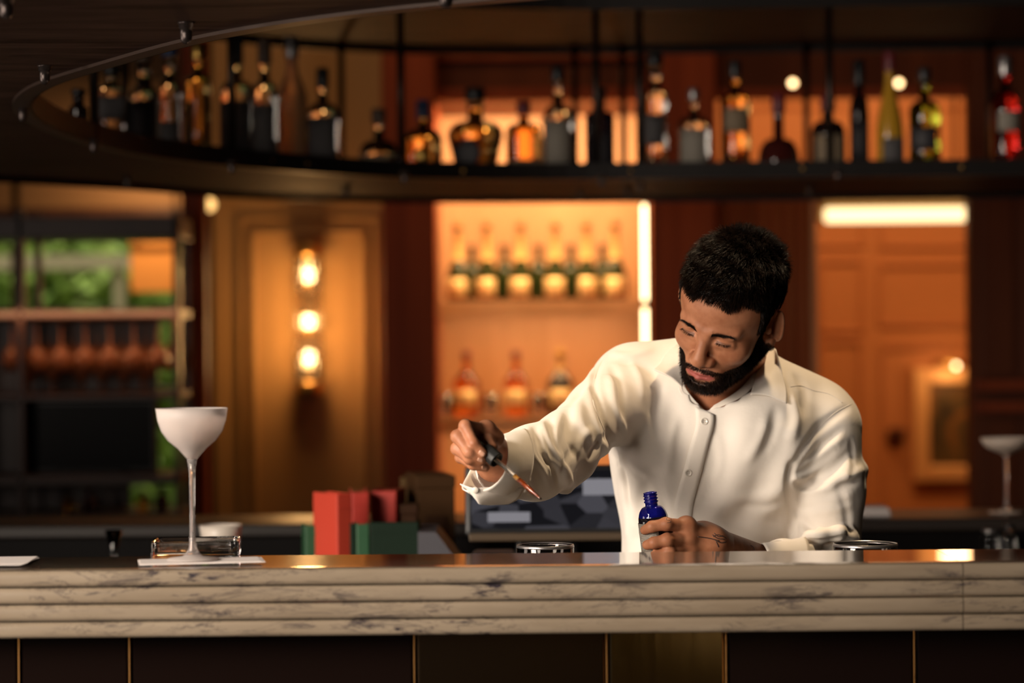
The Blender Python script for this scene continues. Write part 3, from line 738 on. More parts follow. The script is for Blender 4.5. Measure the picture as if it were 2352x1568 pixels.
box('screen', a - po + np.array([.012, -.003, .012]), np.array([b[0], a[1], b[2]]) - po - np.array([.012, 0, .012]), sc_m, t)
box('foot', (-.12, -.06, .0), (.12, .06, .012), cap_b, t, .004)
box('neck', (-.03, -.01, .012), (.03, .01, a[2] - po[2] + .02), cap_b, t)
area('stand_fill', (P(200, 784, DS)[0], DS - .04, P(200, 716, DS)[2]), (P(200, 784, DS)[0], DS + .25, P(200, 1000, DS)[2]), .7, 1.0, (1, .50, .24), .03)  # added warm fill, brightens the stand and its glasses
# stem glasses hanging under the rail
br_gl = mat('tinted_stemware', (.34, .13, .06), .2, trans=.5, ior=1.3)
gpr = [(0, .0), (.032, -.001), (.033, -.004), (.006, -.010), (.004, -.02), (.004, -.085), (.010, -.095), (.030, -.115), (.036, -.145), (.033, -.18), (.031, -.18), (.034, -.145), (.028, -.117), (0, -.098)]
gme = lathe_me(gpr, 18)
words_ = ('first', 'second', 'third', 'fourth', 'fifth', 'sixth', 'seventh', 'eighth')
railz = P(200, 730, DS)[2]
for r_, (y_, off) in enumerate(((DS + .08, 0), (DS + .22, 28))):
    for i in range(7):
        px = 28 + i * 56 + off
        o = link('stem_glass', gme, br_gl, None, (P(px, 784, y_)[0], y_, railz))
        tag(o, 'tinted stem glass hanging under the stand rail, %s of the %s row' % (words_[i], ('front', 'rear')[r_]), 'stem glass', 'hanging stem glasses')
for i, px in enumerate((70, 122, 190, 235, 285, 330)):
    L = P(px, 905, DS + .15); L[2] = P(146, 905, DS)[2] + .0015
    t = thing('goblet', 'brown goblet standing on the board above the black screen, %s from the left' % words_[i], 'goblet', L, group='goblets above the screen')
    link('bowl', lathe_me([(0, .002), (.028, .0), (.028, .004), (.006, .010), (.005, .03), (.022, .045), (.034, .07), (.031, .105), (.029, .105), (.031, .07), (.02, .05), (0, .04)], 18), br_gl, t)
for i, px in enumerate((160, 205, 330, 372)):
    L = P(px, 1180, DS + .12); L[2] = P(146, 1180, DS)[2] + .0015
    make_bottle('small brown bottle on the low board under the screen, %s from the left' % words_[i], L, .024, .070 + .012 * (i % 2), g_brownred if i % 2 else g_amber, cap_w, None, sh=.5, nr=.010, group='bottles under the screen')
# roller blind glowing in the window
t = thing('window_blind', 'orange blind glowing in the window beside the dark column', 'blind', P(355, 670, DL - .06))
a, b = pbox(300, 560, 412, 670, DL - .06, DL - .05); po = np.array(t.location)
bl_m = mat('orange_blind', (.85, .42, .13), .8)
box('fabric', a - po, b - po, bl_m, t, .002); tube('roller', [(a[0] - po[0], .005, b[2] - po[2]), (b[0] - po[0], .005, b[2] - po[2])], .03, bl_m, t, 12)
area('blind_fill', (P(355, 620, DL - .5)[0], DL - .45, P(355, 600, DL)[2] + .5), P(355, 620, DL - .06), .3, 8.0, WARM)  # added lamp in front of the blind, gives it its glow
t = thing('wall_lamp', 'small round glowing lamp at the top of the window jamb', 'wall lamp', P(480, 470, 9.5))
link('globe', lathe_me([(0, -.026)] + [(.026 * math.cos(q), .026 * math.sin(q)) for q in np.linspace(-1.3, 1.3, 10)] + [(0, .026)], 16), emis('amber_globe', (1, .56, .18), 2.2), t)
tube('arm', [(.0, .0, .026), (.0, .0, .10), (.0, .22, .12)], .006, brass, t, 8)
# shrubs in the garden
def shrub(px, py, D, rx_, rz_, label, n_=900):
    c = P(px, py, D); rg = np.random.default_rng(int(px + 1000))
    t = thing('shrub', label, 'shrub', (c[0], c[1], 0.02), group='shrubs in the garden')
    u = rg.normal(size=(n_, 3)); u /= np.linalg.norm(u, axis=1)[:, None]
    p = u * np.array([rx_, rx_ * .8, rz_]) * rg.uniform(.55, 1, n_)[:, None] + np.array([0, 0, c[2]])
    p[:, 2] = np.maximum(p[:, 2], .03)
    a = rg.normal(size=(n_, 3)); a /= np.linalg.norm(a, axis=1)[:, None]; b = np.cross(a, rg.normal(size=(n_, 3))); b /= np.linalg.norm(b, axis=1)[:, None]
    s_ = rg.uniform(.05, .10, n_)[:, None]
    V = np.stack([p - a * s_, p + b * s_ * .45, p + a * s_, p - b * s_ * .45], 1).reshape(-1, 3)
    o = link('foliage', fast_mesh('foliage', V, np.arange(4 * n_).reshape(-1, 4), False), leafm, t); o['kind'] = 'stuff'
    for k in range(3):
        q = rg.uniform(-.3, .3, 2) * rx_
        tube('stem', [(q[0] * .3, q[1] * .3, 0), (q[0], q[1], c[2])], .02, shm, t, 6)
shrub(160, 660, 15.0, .55, .35, 'bright green shrub seen through the upper window pane')
shrub(330, 650, 16.6, .45, .3, 'green shrub behind the orange blind')
shrub(445, 900, 14.5, .25, .5, 'narrow green shrub seen beside the dark column')
shrub(390, 960, 16.0, .35, .6, 'green shrub right of the black screen')
shrub(370, 1135, 13.5, .45, .25, 'low yellow green shrub under the screen edge')
shrub(485, 1130, 13.0, .2, .22, 'low green shrub next to the window jamb')
shrub(20, 640, 16, .4, .35, 'pale shrub at the left edge of the window')

# ================================================================== on the back island
IZ = .9015
red = mat('red_book_cloth', (.56, .052, .026), .55); add_bump(red, 300, .1)
red2 = mat('deep_red_book_cloth', (.50, .034, .020), .55); green = mat('green_book_cloth', (.020, .085, .035), .5); dgreen = mat('dark_green_book_cloth', (.006, .017, .009), .6, spec=.15)
page = mat('book_pages', (.62, .54, .42), .8)
def book(name, label, px0, px1, ytop, D, depth, m, rz=0, page_side=True, lean=0):
    a = P(px0, 1200, D); b = P(px1, 1200, D); w_ = b[0] - a[0]; h_ = P(px0, ytop, D)[2] - IZ
    t = thing('book', label, 'book', ((a[0] + b[0]) / 2, D, IZ), group='books on the back island', rot=(0, lean, rz))
    c = .004
    box('cover', (-w_ / 2, 0, 0), (-w_ / 2 + c, depth, h_), m, t, .001); box('cover', (w_ / 2 - c, 0, 0), (w_ / 2, depth, h_), m, t, .001)
    box('spine', (-w_ / 2, -.006, 0), (w_ / 2, .004, h_), m, t, .003)
    box('page_block', (-w_ / 2 + c, .004, .004), (w_ / 2 - c, depth - .006, h_ - .005), page if page_side else m, t)
    for k in (.12, .86): box('spine_rib', (-w_ / 2 + .002, -.0075, h_ * k), (w_ / 2 - .002, -.005, h_ * k + .003), m, t)
book('book', 'tall bright red box file turned to show spine and side', 768, 808, 1133, 4.74, .085, red, .62, False)
book('book', 'red book between the bright red file and the last red book', 808, 848, 1130, 4.95, .15, red2, .10, False)
book('book', 'last red book in the row beside the brown box', 852, 912, 1127, 5.0, .15, red2, -.08, False)
book('book', 'green book standing in front of the red row', 818, 848, 1203, 4.70, .05, green, .1, False)
book('book', 'thin dark green book left of the pale green spine', 804, 818, 1202, 4.72, .05, dgreen, .1, False)
book('book', 'wide dark green book lying against the brown box', 850, 962, 1199, 4.70, .06, dgreen, 0, False)
book('book', 'green book left of the tall bright red file', 700, 745, 1206, 4.80, .10, green, .15, False)
def carton(name, label, px0, px1, ytop, D, depth, m, m2, rz):
    a = P(px0, 1200, D); b = P(px1, 1200, D); w_ = b[0] - a[0]; h_ = P(px0, ytop, D)[2] - IZ
    t = thing(name, label, 'box', ((a[0] + b[0]) / 2, D, IZ), rz)
    box('carton_body', (-w_ / 2, 0, 0), (w_ / 2, depth, h_ * .88), m, t, .003); box('lid', (-w_ / 2 - .002, -.002, h_ * .88), (w_ / 2 + .002, depth + .002, h_), m, t, .003)
    box('label_panel', (-w_ * .28, -.003, h_ * .1), (w_ * .28, 0, h_ * .62), m2, t, .001)
kraft = mat('brown_card', (.060, .028, .011), .7, spec=.1); kraft2 = mat('dark_brown_card', (.040, .017, .008), .7, spec=.1); olive = mat('olive_card', (.11, .062, .022), .6, spec=.1)
carton('gift_box', 'tall brown card box with a darker front panel left of the screen', 958, 1046, 1092, 5.05, .16, kraft, kraft2, .18)
carton('gift_box', 'smaller brown box behind the wide green book', 921, 958, 1158, 4.86, .05, kraft2, kraft, .0)
carton('gift_box', 'olive box seen above the smaller brown box', 922, 968, 1096, 5.28, .08, olive, kraft, .0)
# slanted grey folder stand
t = thing('document_holder', 'slate grey sloping document holder beside the green books', 'document holder', P(1012, 1290, 4.62) * np.array([1, 1, 0]) + np.array([0, 0, IZ]))
hw = M(52, 4.62); hh = P(970, 1222, 4.62)[2] - IZ
bm = bmesh.new(); pv = [(-hw, 0, 0), (hw * 1.3, 0, 0), (hw * 1.3, 0, hh * .35), (-hw * .2, 0, hh), (-hw, 0, hh)]
A = [bm.verts.new(p) for p in pv]; B = [bm.verts.new((p[0], .2, p[2])) for p in pv]
for i in range(5): bm.faces.new((A[i], A[(i + 1) % 5], B[(i + 1) % 5], B[i]))
bm.faces.new(A); bm.faces.new(B)
link('wedge', bmesh_me('wedge', bm), mat('slate_plastic', (.06, .058, .07), .5), t)
box('lip', (-hw * .9, -.004, .0), (hw * 1.2, 0, .012), cap_b, t, .002)
# till screen
def screen():
    D = 4.66
    D0_ = D
    t = thing('till_screen', 'tilted black touch screen showing a grey blurred picture', 'screen', (P(1252, 784, D)[0], D, IZ))
    w_ = M(376, D) / 2; z0 = P(1252, 1228, D)[2] - IZ; z1 = P(1252, 1068, D)[2] - IZ
    tilt = .30
    e = bpy.data.objects.new('display', None)
    Rm = Matrix.Rotation(-tilt, 4, 'X')
    def tb(nm, lo, hi, m, bev=.0, par=t):
        me = box_me(lo, hi, bev); me.transform(Matrix.Translation((0, 0, z0)) @ Rm); return link(nm, me, m, par)
    H_ = (z1 - z0) / math.cos(tilt)
    bz = tb('bezel', (-w_, 0, 0), (w_, .022, H_), cap_b, .008)
    sm = mat('screen_picture', (.2, .2, .22), .2); n, l = nt(sm)
    tc = n.new('ShaderNodeTexCoord'); mp = n.new('ShaderNodeMapping'); mp.inputs['Scale'].default_value = (22, 1, 34); vo = n.new('ShaderNodeTexVoronoi'); vo.inputs['Scale'].default_value = 1.0
    mp.inputs['Rotation'].default_value = (0, .5, 0)
    l.new(tc.outputs['Object'], mp.inputs[0]); l.new(mp.outputs[0], vo.inputs[0])
    r = n.new('ShaderNodeValToRGB'); r.color_ramp.elements[0].color = (.008, .009, .013, 1); r.color_ramp.elements[1].color = (.16, .155, .185, 1); r.color_ramp.elements[0].position = .42; r.color_ramp.elements[1].position = 1.0
    l.new(vo.outputs['Color'], r.inputs[0]); l.new(r.outputs[0], bsdf(sm).inputs['Emission Color']); bsdf(sm).inputs['Emission Strength'].default_value = .42
    bsdf(sm).inputs['Base Color'].default_value = (.004, .004, .005, 1); bsdf(sm).inputs['Specular IOR Level'].default_value = .15
    s_ = tb('screen_glass', (-w_ + .012, -.002, .012), (w_ - .012, .001, H_ - .012), sm, 0, bz)
    tb('bright_window', (w_ * .45, -.0026, H_ * .55), (w_ * .92, -.0021, H_ * .78), emis('screen_window', (.52, .50, .55), .42), 0, bz)
    tb('bright_window', (-w_ * .72, -.0026, H_ * .18), (-w_ * .2, -.0021, H_ * .32), MATS['screen_window'], 0, bz)
    box('hinge_bar', (-w_ * .95, .0, z0 - .012), (w_ * .95, .03, z0 + .004), mat('hinge_metal', (.09, .06, .035), .5, .3), t, .003)
    box('stand', (-.06, .03, 0), (.06, .12, z0 + .03), cap_b, t, .01)
    box('foot', (-.12, -.02, 0), (.12, .18, .014), cap_b, t, .005)
screen()
t = thing('receipt_printer', 'low black printer with rounded lid in front of the brown box', 'printer', (P(1128, 784, 4.56)[0], 4.56, IZ))
box('printer_body', (-.045, -.045, 0), (.05, .05, .085), cap_b, t, .012); box('lid', (-.040, -.04, .085), (.045, .045, .104), mat('dark_plastic', (.03, .022, .02), .35), t, .01)
# white bowl, little glass
wht = mat('white_ceramic', (.62, .55, .48), .35)
L = P(508, 1300, 4.75); L[2] = IZ
H_ = P(508, 1205, 4.75)[2] - IZ; R_ = M(48, 4.75)
t = thing('ceramic_bowl', 'white ceramic pot behind the coupe glass', 'bowl', L)
link('bowl_body', lathe_me([(0, 0), (R_ * .7, 0), (R_ * .78, H_ * .4), (R_ * .95, H_ * .85), (R_ * 1.02, H_), (R_ * .96, H_), (R_ * .88, H_ * .8), (R_ * .7, H_ * .3), (0, H_ * .2)], 32), wht, t)
link('foot_ring', lathe_me([(R_ * .55, -.0), (R_ * .72, 0), (R_ * .72, .006), (R_ * .55, .006)], 32), wht, t)
L = P(262, 1300, 4.9); L[2] = IZ; H_ = P(262, 1217, 4.9)[2] - IZ
t = thing('shot_glass', 'small clear conical glass on the back island', 'glass', L)
link('glass', lathe_me([(0, 0), (.022, 0), (.02, .006), (.005, .012), (.005, H_ * .55), (.018, H_), (.0165, H_), (.003, H_ * .58), (0, H_ * .58)], 24), gl_thin, t)
def coupe(name, label, loc, H, R, m, sm, group=None, bd=.345):
    t = thing(name, label, 'coupe glass', loc, group=group)
    B = lambda f: H * (1 - bd * (1 - f) / .345)
    link('bowl', lathe_me([(0, B(.655)), (.0070, B(.665)), (.013, B(.70)), (R * .40, B(.735)), (R * .66, B(.785)), (R * .85, B(.85)), (R * .95, B(.92)), (R, H), (R * .975, H), (R * .925, B(.92)), (R * .825, B(.855)), (R * .63, B(.80)), (R * .36, B(.755)), (0, B(.735))], 48), m, t)
    link('stem', lathe_me([(0, .006), (.012, .006), (.0055, .016), (.0040, .035), (.0036, H * .35), (.0042, B(.58) if bd > .3 else B(.60)), (.0070, B(.665)), (0, B(.67))], 20), sm, t)
    link('foot', lathe_me([(0, 0), (R * .70, 0), (R * .72, .001), (R * .70, .0025), (R * .3, .005), (.010, .008), (0, .009)], 40), m, t)
    return t
frost = mat('frosted_glass', (.90, .82, .78), .45, trans=.72, ior=1.25)
stemg = mat('stem_glass_clear', (.95, .88, .85), .05, trans=.9, ior=1.4)
NZ = CT + .0030
cg = P(443, 1279, 3.315)
coupe('coupe_glass', 'frosted coupe glass on a tall stem standing on a napkin', (cg[0], 3.315, NZ), P(443, 937, 3.315)[2] - NZ, M(82.5, 3.315), frost, stemg)
L = P(2312, 1165, 5.72); L[2] = LZ + .0012
coupe('coupe_glass', 'pale empty coupe glass on the ledge of the back counter', L, M(172, 5.72), M(58, 5.72), mat('pale_glass', (.78, .66, .56), .3, trans=.45, ior=1.3), stemg, bd=.24)
# napkin, paper, glass dish on the bar top
nap = mat('paper_napkin', (.62, .56, .53), .85)
t = thing('napkin', 'folded white paper napkin under the frosted coupe', 'napkin', (P(462, 1280, 3.312)[0], 3.312, CT + .001), .18)
box('lower_fold', (-.085, -.038, .0), (.085, .042, .0007), nap, t); box('upper_fold', (-.083, -.036, .0007), (.080, .040, .0015), nap, t)
dish_g = gmat('dish_glass', (.97, .97, .97), .0, 1.5)
t = thing('glass_dish', 'square clear glass dish behind the frosted coupe', 'dish', (P(437, 1270, 3.39)[0], 3.455, CT - .005), .06)
w_ = M(100, 3.42); h_ = M(41, 3.42)
bm = bmesh.new()
def rr(w, z, r=.008, n=5, ry=None):
    out = []; 
    for cx_, cy_, a0 in ((w - r, .045 - r, 0), (-w + r, .045 - r, PI / 2), (-w + r, -.045 + r, PI), (w - r, -.045 + r, 1.5 * PI)):
        for q in np.linspace(a0, a0 + PI / 2, n): out.append(bm.verts.new((cx_ + r * math.cos(q), cy_ + r * math.sin(q), z)))
    return out
rings = [rr(w_ * .985, 0), rr(w_, .003), rr(w_, h_ - .002), rr(w_ - .001, h_), rr(w_ - .004, h_), rr(w_ - .006, h_ - .003, .006), rr(w_ - .008, .009, .005)]
for A, B in zip(rings[:-1], rings[1:]):
    for i in range(len(A)): bm.faces.new((A[i], A[(i + 1) % len(A)], B[(i + 1) % len(A)], B[i]))
bm.faces.new(rings[0][::-1]); bm.faces.new(rings[-1])
link('dish_body', bmesh_me('dish', bm, True), dish_g, t)
for k in range(5): box('ridge', (-w_ * .8 + k * w_ * .4 - .001, -.047, .004), (-w_ * .8 + k * w_ * .4 + .001, -.0452, h_ - .008), dish_g, t)
t = thing('paper_sheets', 'loose white paper sheets at the left end of the bar top', 'paper', (P(20, 1275, 3.33)[0] - .12, 3.335, CT + .001))
for k in range(3): 
    o = box('sheet', (-.15, -.055, .0006 * k + .0002), (.15, .055, .0006 * k + .0005), nap, t); o.rotation_euler.z = .05 * k - .04
# mixing glasses on the station
def rimglass(label, px, ytop, wpx, D):
    L = P(px, 1300, D); L[2] = sz + .0012; R = M(wpx, D) / 2; H = P(px, ytop, D)[2] - sz
    t = thing('mixing_glass', label, 'mixing glass', L)
    link('glass_wall', lathe_me([(0, 0), (R * .94, 0), (R * .98, .006), (R, H - .002), (R * .985, H), (R * .955, H - .002), (R * .93, .014), (0, .012)], 40), gl_thin, t)
    link('gilt_rim', lathe_me([(R * .955, H - .0005), (R * .97, H + .001), (R * .99, H + .0008), (R * 1.003, H - .002), (R * 1.003, H - .0035), (R, H - .0035)], 40), cap_s, t)
    return t
rimglass('clear mixing glass just showing above the bar edge left of the blue bottle', 1253, 1253, 132, 3.56)
rimglass('clear mixing glass just showing above the bar edge by the bartender\'s elbow', 1988, 1250, 148, 3.545)
t = thing('bar_towel', 'folded pale towel on the back ledge right of the bartender', 'towel', (P(2005, 784, 5.68)[0], 5.68, LZ + .0012))
for k in range(3): box('towel_fold', (-.032, -.05, .007 * k), (.032 - .002 * k, .05, .007 * k + .0065), nap, t, .003)
# ice glint and small jar on the island by the right
L = P(2275, 1240, 5.5); L[2] = IZ
make_bottle('small clear jar on the back island below the pale coupe', L, .022, P(2275, 1215, 5.5)[2] - IZ, g_clear, cap_s, None, sh=.7, nr=.014)
L = P(2318, 1240, 5.45); L[2] = IZ
make_bottle('narrow clear bottle on the back island at the right edge', L, .018, P(2318, 1205, 5.45)[2] - IZ, g_clear, cap_b, None, sh=.6, nr=.010)
# ================================================================== the bartender
class Grid:
    """a sampled distance field that primitives are blended into; mesh() skins its zero level"""
    def __init__(s, lo, hi, h):
        s.lo = np.array(lo, float); s.h = h
        s.n = np.ceil((np.array(hi) - s.lo) / h).astype(int) + 1
        s.ax = [(s.lo[i] + h * np.arange(s.n[i])).astype(np.float32) for i in range(3)]
        s.F = np.full(s.n, 1.0, np.float32)
    def win(s, lo, hi):
        a = np.clip(np.floor((np.array(lo) - s.lo) / s.h).astype(int), 0, s.n)
        b = np.clip(np.ceil((np.array(hi) - s.lo) / s.h).astype(int) + 1, 0, s.n)
        if np.any(b <= a): return None
        sl = tuple(slice(a[i], b[i]) for i in range(3))
        return sl, s.ax[0][sl[0]][:, None, None], s.ax[1][sl[1]][None, :, None], s.ax[2][sl[2]][None, None, :]
    def put(s, sl, d, k, mode):
        A = s.F[sl]
        if mode == 'u':
            h = np.maximum(k - np.abs(A - d), 0) / k
            s.F[sl] = np.minimum(A, d) - h * h * k * .25
        else:
            d = -d; h = np.maximum(k - np.abs(A - d), 0) / k
            s.F[sl] = np.maximum(A, d) + h * h * k * .25
    def ell(s, c, r, k=.01, mode='u', R=None):
        c = np.array(c, float); r = np.array(r, float)
        e = r if R is None else np.abs(np.asarray(R)) @ r
        pad = k + 4 * s.h
        w_ = s.win(c - e - pad, c + e + pad)
        if w_ is None: return
        sl, X, Y, Z = w_
        X = X - np.float32(c[0]); Y = Y - np.float32(c[1]); Z = Z - np.float32(c[2])
        if R is not None:
            R = np.asarray(R, np.float32)
            X, Y, Z = (R[0, 0] * X + R[1, 0] * Y + R[2, 0] * Z, R[0, 1] * X + R[1, 1] * Y + R[2, 1] * Z, R[0, 2] * X + R[1, 2] * Y + R[2, 2] * Z)
        r = r.astype(np.float32)
        k0 = np.sqrt((X / r[0]) ** 2 + (Y / r[1]) ** 2 + (Z / r[2]) ** 2)
        k1 = np.sqrt((X / r[0] ** 2) ** 2 + (Y / r[1] ** 2) ** 2 + (Z / r[2] ** 2) ** 2)
        s.put(sl, k0 * (k0 - 1) / (k1 + 1e-6), k, mode)
    def cap(s, a, b, ra, rb=None, k=.01, mode='u', sc=None):
        rb = ra if rb is None else rb
        a = np.array(a, float); b = np.array(b, float); m = max(ra, rb) + k + 4 * s.h
        w_ = s.win(np.minimum(a, b) - m, np.maximum(a, b) + m)
        if w_ is None: return
        sl, X, Y, Z = w_
        ba = b - a; L = ba @ ba + 1e-12
        f = np.float32
        t = np.clip(((X - f(a[0])) * f(ba[0]) + (Y - f(a[1])) * f(ba[1]) + (Z - f(a[2])) * f(ba[2])) / f(L), 0, 1)
        d = np.sqrt((X - f(a[0]) - t * f(ba[0])) ** 2 + (Y - f(a[1]) - t * f(ba[1])) ** 2 + (Z - f(a[2]) - t * f(ba[2])) ** 2)
        s.put(sl, d - (f(ra) + t * f(rb - ra)), k, mode)
    def chain(s, pts, rs, k=.01):
        for i in range(len(pts) - 1): s.cap(pts[i], pts[i + 1], rs[i], rs[i + 1], k)
    def fold(s, pts, wd, amp):
        """raise (amp > 0) or sink the surface along a line, width wd"""
        pts = np.asarray(pts, float); m = wd * 2.6
        w_ = s.win(pts.min(0) - m, pts.max(0) + m)
        if w_ is None: return
        sl, X, Y, Z = w_; f = np.float32
        best = None
        n = len(pts) - 1
        for i in range(n):
            a = pts[i]; ba = pts[i + 1] - a; L = ba @ ba + 1e-12
            t = np.clip(((X - f(a[0])) * f(ba[0]) + (Y - f(a[1])) * f(ba[1]) + (Z - f(a[2])) * f(ba[2])) / f(L), 0, 1)
            d2 = (X - f(a[0]) - t * f(ba[0])) ** 2 + (Y - f(a[1]) - t * f(ba[1])) ** 2 + (Z - f(a[2]) - t * f(ba[2])) ** 2
            u = (i + t) / n
            e = np.exp(-d2 / f(2 * wd * wd)) * np.clip(np.minimum(u, 1 - u) * 5, 0, 1)
            best = e if best is None else np.maximum(best, e)
        s.F[sl] -= f(amp) * best
    def sample(s, p):
        q = (np.asarray(p) - s.lo) / s.h
        i = np.clip(np.floor(q).astype(int), 0, s.n - 2); t = np.clip(q - i, 0, 1)
        r = 0
        for dx in (0, 1):
            for dy in (0, 1):
                for dz in (0, 1):
                    wgt = (t[..., 0] if dx else 1 - t[..., 0]) * (t[..., 1] if dy else 1 - t[..., 1]) * (t[..., 2] if dz else 1 - t[..., 2])
                    r = r + wgt * s.F[i[..., 0] + dx, i[..., 1] + dy, i[..., 2] + dz]
        return r
    def mesh(s):
        F = s.F; I = F < 0
        nx, ny, nz = F.shape
        cnt = np.zeros((nx - 1, ny - 1, nz - 1), np.uint8)
        for dx in (0, 1):
            for dy in (0, 1):
                for dz in (0, 1): cnt += I[dx:nx - 1 + dx, dy:ny - 1 + dy, dz:nz - 1 + dz]
        act = np.argwhere((cnt > 0) & (cnt < 8))
        id_ = np.full(cnt.shape, -1, np.int32); id_[tuple(act.T)] = np.arange(len(act))
        acc = np.zeros((len(act), 3)); num = np.zeros(len(act))
        cs = [(0, 0, 0), (1, 0, 0), (0, 1, 0), (1, 1, 0), (0, 0, 1), (1, 0, 1), (0, 1, 1), (1, 1, 1)]
        val = [F[act[:, 0] + c[0], act[:, 1] + c[1], act[:, 2] + c[2]] for c in cs]
        for a in range(8):
            for ax in range(3):
                if cs[a][ax]: continue
                b = a + (1 << ax)
                va, vb = val[a], val[b]; m = (va < 0) != (vb < 0)
                t = np.where(m, va / np.where(m, va - vb, 1), 0)
                p = np.array(cs[a], float)[None] + t[:, None] * np.eye(3)[ax][None]
                acc[m] += p[m]; num[m] += 1
        V = s.lo + s.h * (act + acc / num[:, None])
        Q = []
        for ax in range(3):
            sl0 = [slice(1, n - 1) for n in F.shape]; sl1 = list(sl0)
            sl0[ax] = slice(0, F.shape[ax] - 1); sl1[ax] = slice(1, F.shape[ax])
            A = I[tuple(sl0)]; B = I[tuple(sl1)]
            e = np.argwhere(A != B); flip = A[tuple(e.T)]
            off = np.array([1, 1, 1]); off[ax] = 0; e = e + off
            u, v = (ax + 1) % 3, (ax + 2) % 3
            eu = np.eye(3, dtype=int)[u]; ev = np.eye(3, dtype=int)[v]
            q = np.stack([id_[tuple((e - eu - ev).T)], id_[tuple((e - ev).T)], id_[tuple(e.T)], id_[tuple((e - eu).T)]], -1)
            q[~flip] = q[~flip][:, ::-1]
            Q.append(q)
        return V, np.vstack(Q)
    def grad(s, V, e=None):
        e = e or s.h
        g = np.stack([s.sample(V + np.eye(3)[i] * e) - s.sample(V - np.eye(3)[i] * e) for i in range(3)], -1)
        return g / (np.linalg.norm(g, axis=1)[:, None] + 1e-9)

def rotm(yaw, pitch=0, roll=0):
    return np.array(Matrix.Rotation(yaw, 3, 'Z') @ Matrix.Rotation(pitch, 3, 'X') @ Matrix.Rotation(roll, 3, 'Y'))
def rx(v): return rotm(0, v)

HR = rotm(math.radians(-35), math.radians(27.7), math.radians(21.1))
HO = np.array([.3465, 3.85, 1.4465]); HS = .98
def h2w(p):
    p = np.array(p, float)
    p[..., 2] += np.clip((-.045 - p[..., 2]) * .15, 0, .009)
    return HS * (p @ HR.T) + HO
def w2h(p): return ((np.asarray(p) - HO) / HS) @ HR

def build_head():
    g = Grid((-.105, -.135, -.25), (.13, .14, .14), .0015)
    E, C = g.ell, g.cap
    E((0, .014, .034), (.0760, .096, .083), .01)
    E((0, -.028, .034), (.0625, .060, .056), .03)
    E((0, -.030, -.035), (.0575, .056, .070), .03)
    for s in (-1, 1):
        C((s * .051, .012, -.052), (s * .020, -.070, -.093), .017, .0165, .028)
        E((s * .040, -.060, -.030), (.022, .020, .019), .025)
        C((s * .013, -.0870, .0100), (s * .045, -.0705, .0115), .0085, .0075, .011)
    E((0, -.078, -.097), (.023, .018, .017), .02)
    E((0, -.080, -.070), (.029, .018, .022), .018)
    for s in (-1, 1):
        E((s * .032, -.0995, .0005), (.021, .0185, .0105), .010, 's')
        E((s * .032, -.0722, .0010), (.0140, .0132, .0108), .005)                 # closed lid over the eyeball
        C((s * .0195, -.0865, .0070), (s * .044, -.0790, .0064), .003, .003, .005)     # lid crease
        C((s * .022, -.0855, -.0072), (s * .042, -.0795, -.0064), .0012, .0012, .004, 's')
        C((s * .021, -.0835, -.0112), (s * .043, -.0770, -.0095), .0042, .004, .008)
    # nose
    C((0, -.0860, .004), (0, -.1045, -.034), .0082, .0104, .012)
    E((0, -.1050, -.0395), (.0134, .0108, .0104), .008)
    for s in (-1, 1):
        E((s * .0150, -.0950, -.0430), (.0082, .0108, .0080), .006)
        E((s * .0070, -.1010, -.0520), (.0040, .0062, .0036), .003, 's')
    C((0, -.1030, -.049), (0, -.0960, -.056), .0042, .004, .005)
    # lips
    for s in (-1, 1):
        C((s * .0045, -.0985, -.0700), (s * .0235, -.0865, -.0745), .0036, .0018, .005)
        C((0, -.0972, -.0795), (s * .0205, -.0870, -.0755), .0050, .0024, .005)
    for s in (-1, 1):
        C((0, -.1035, -.0748), (s * .0245, -.0895, -.0752), .0012, .0011, .0025, 's')
    E((0, -.094, -.090), (.014, .006, .0045), .008, 's')
    # ears
    for s in (-1, 1):
        Re = rotm(s * .75, .26, 0)
        c = np.array([s * .0815, .019, -.011])
        E(c, (.0065, .0185, .0315), .006, 'u', Re)
        E(c + Re @ np.array([s * .0072, -.001, .002]), (.0062, .0125, .0225), .003, 's', Re)
        E(c + Re @ np.array([s * .0045, .0035, .003]), (.0035, .004, .016), .004, 'u', Re)
        E(c + Re @ np.array([s * .004, -.006, -.006]), (.006, .0055, .008), .003, 's', Re)
        E((s * .0765, .006, -.040), (.0052, .0085, .0095), .007)
        E((s * .0715, .0005, -.013), (.0050, .0050, .0075), .005)
    nb = w2h(P(1668, 868, 4.0)); ch = w2h(P(1640, 985, 3.985)); fr = w2h(P(1640, 905, 3.945))
    C((0, .030, -.045), nb, .056, .060, .03)
    C((0, -.012, -.075), fr, .034, .040, .03)
    C(nb, ch, .065, .075, .03); C(fr, ch, .040, .06, .03)
    V, Q = g.mesh()
    N = g.grad(V)
    return g, V, Q, N

def smooth(a, b, x):
    t = np.clip((x - a) / (b - a), 0, 1); return t * t * (3 - 2 * t)

HG, HV, HQ, HN = build_head()

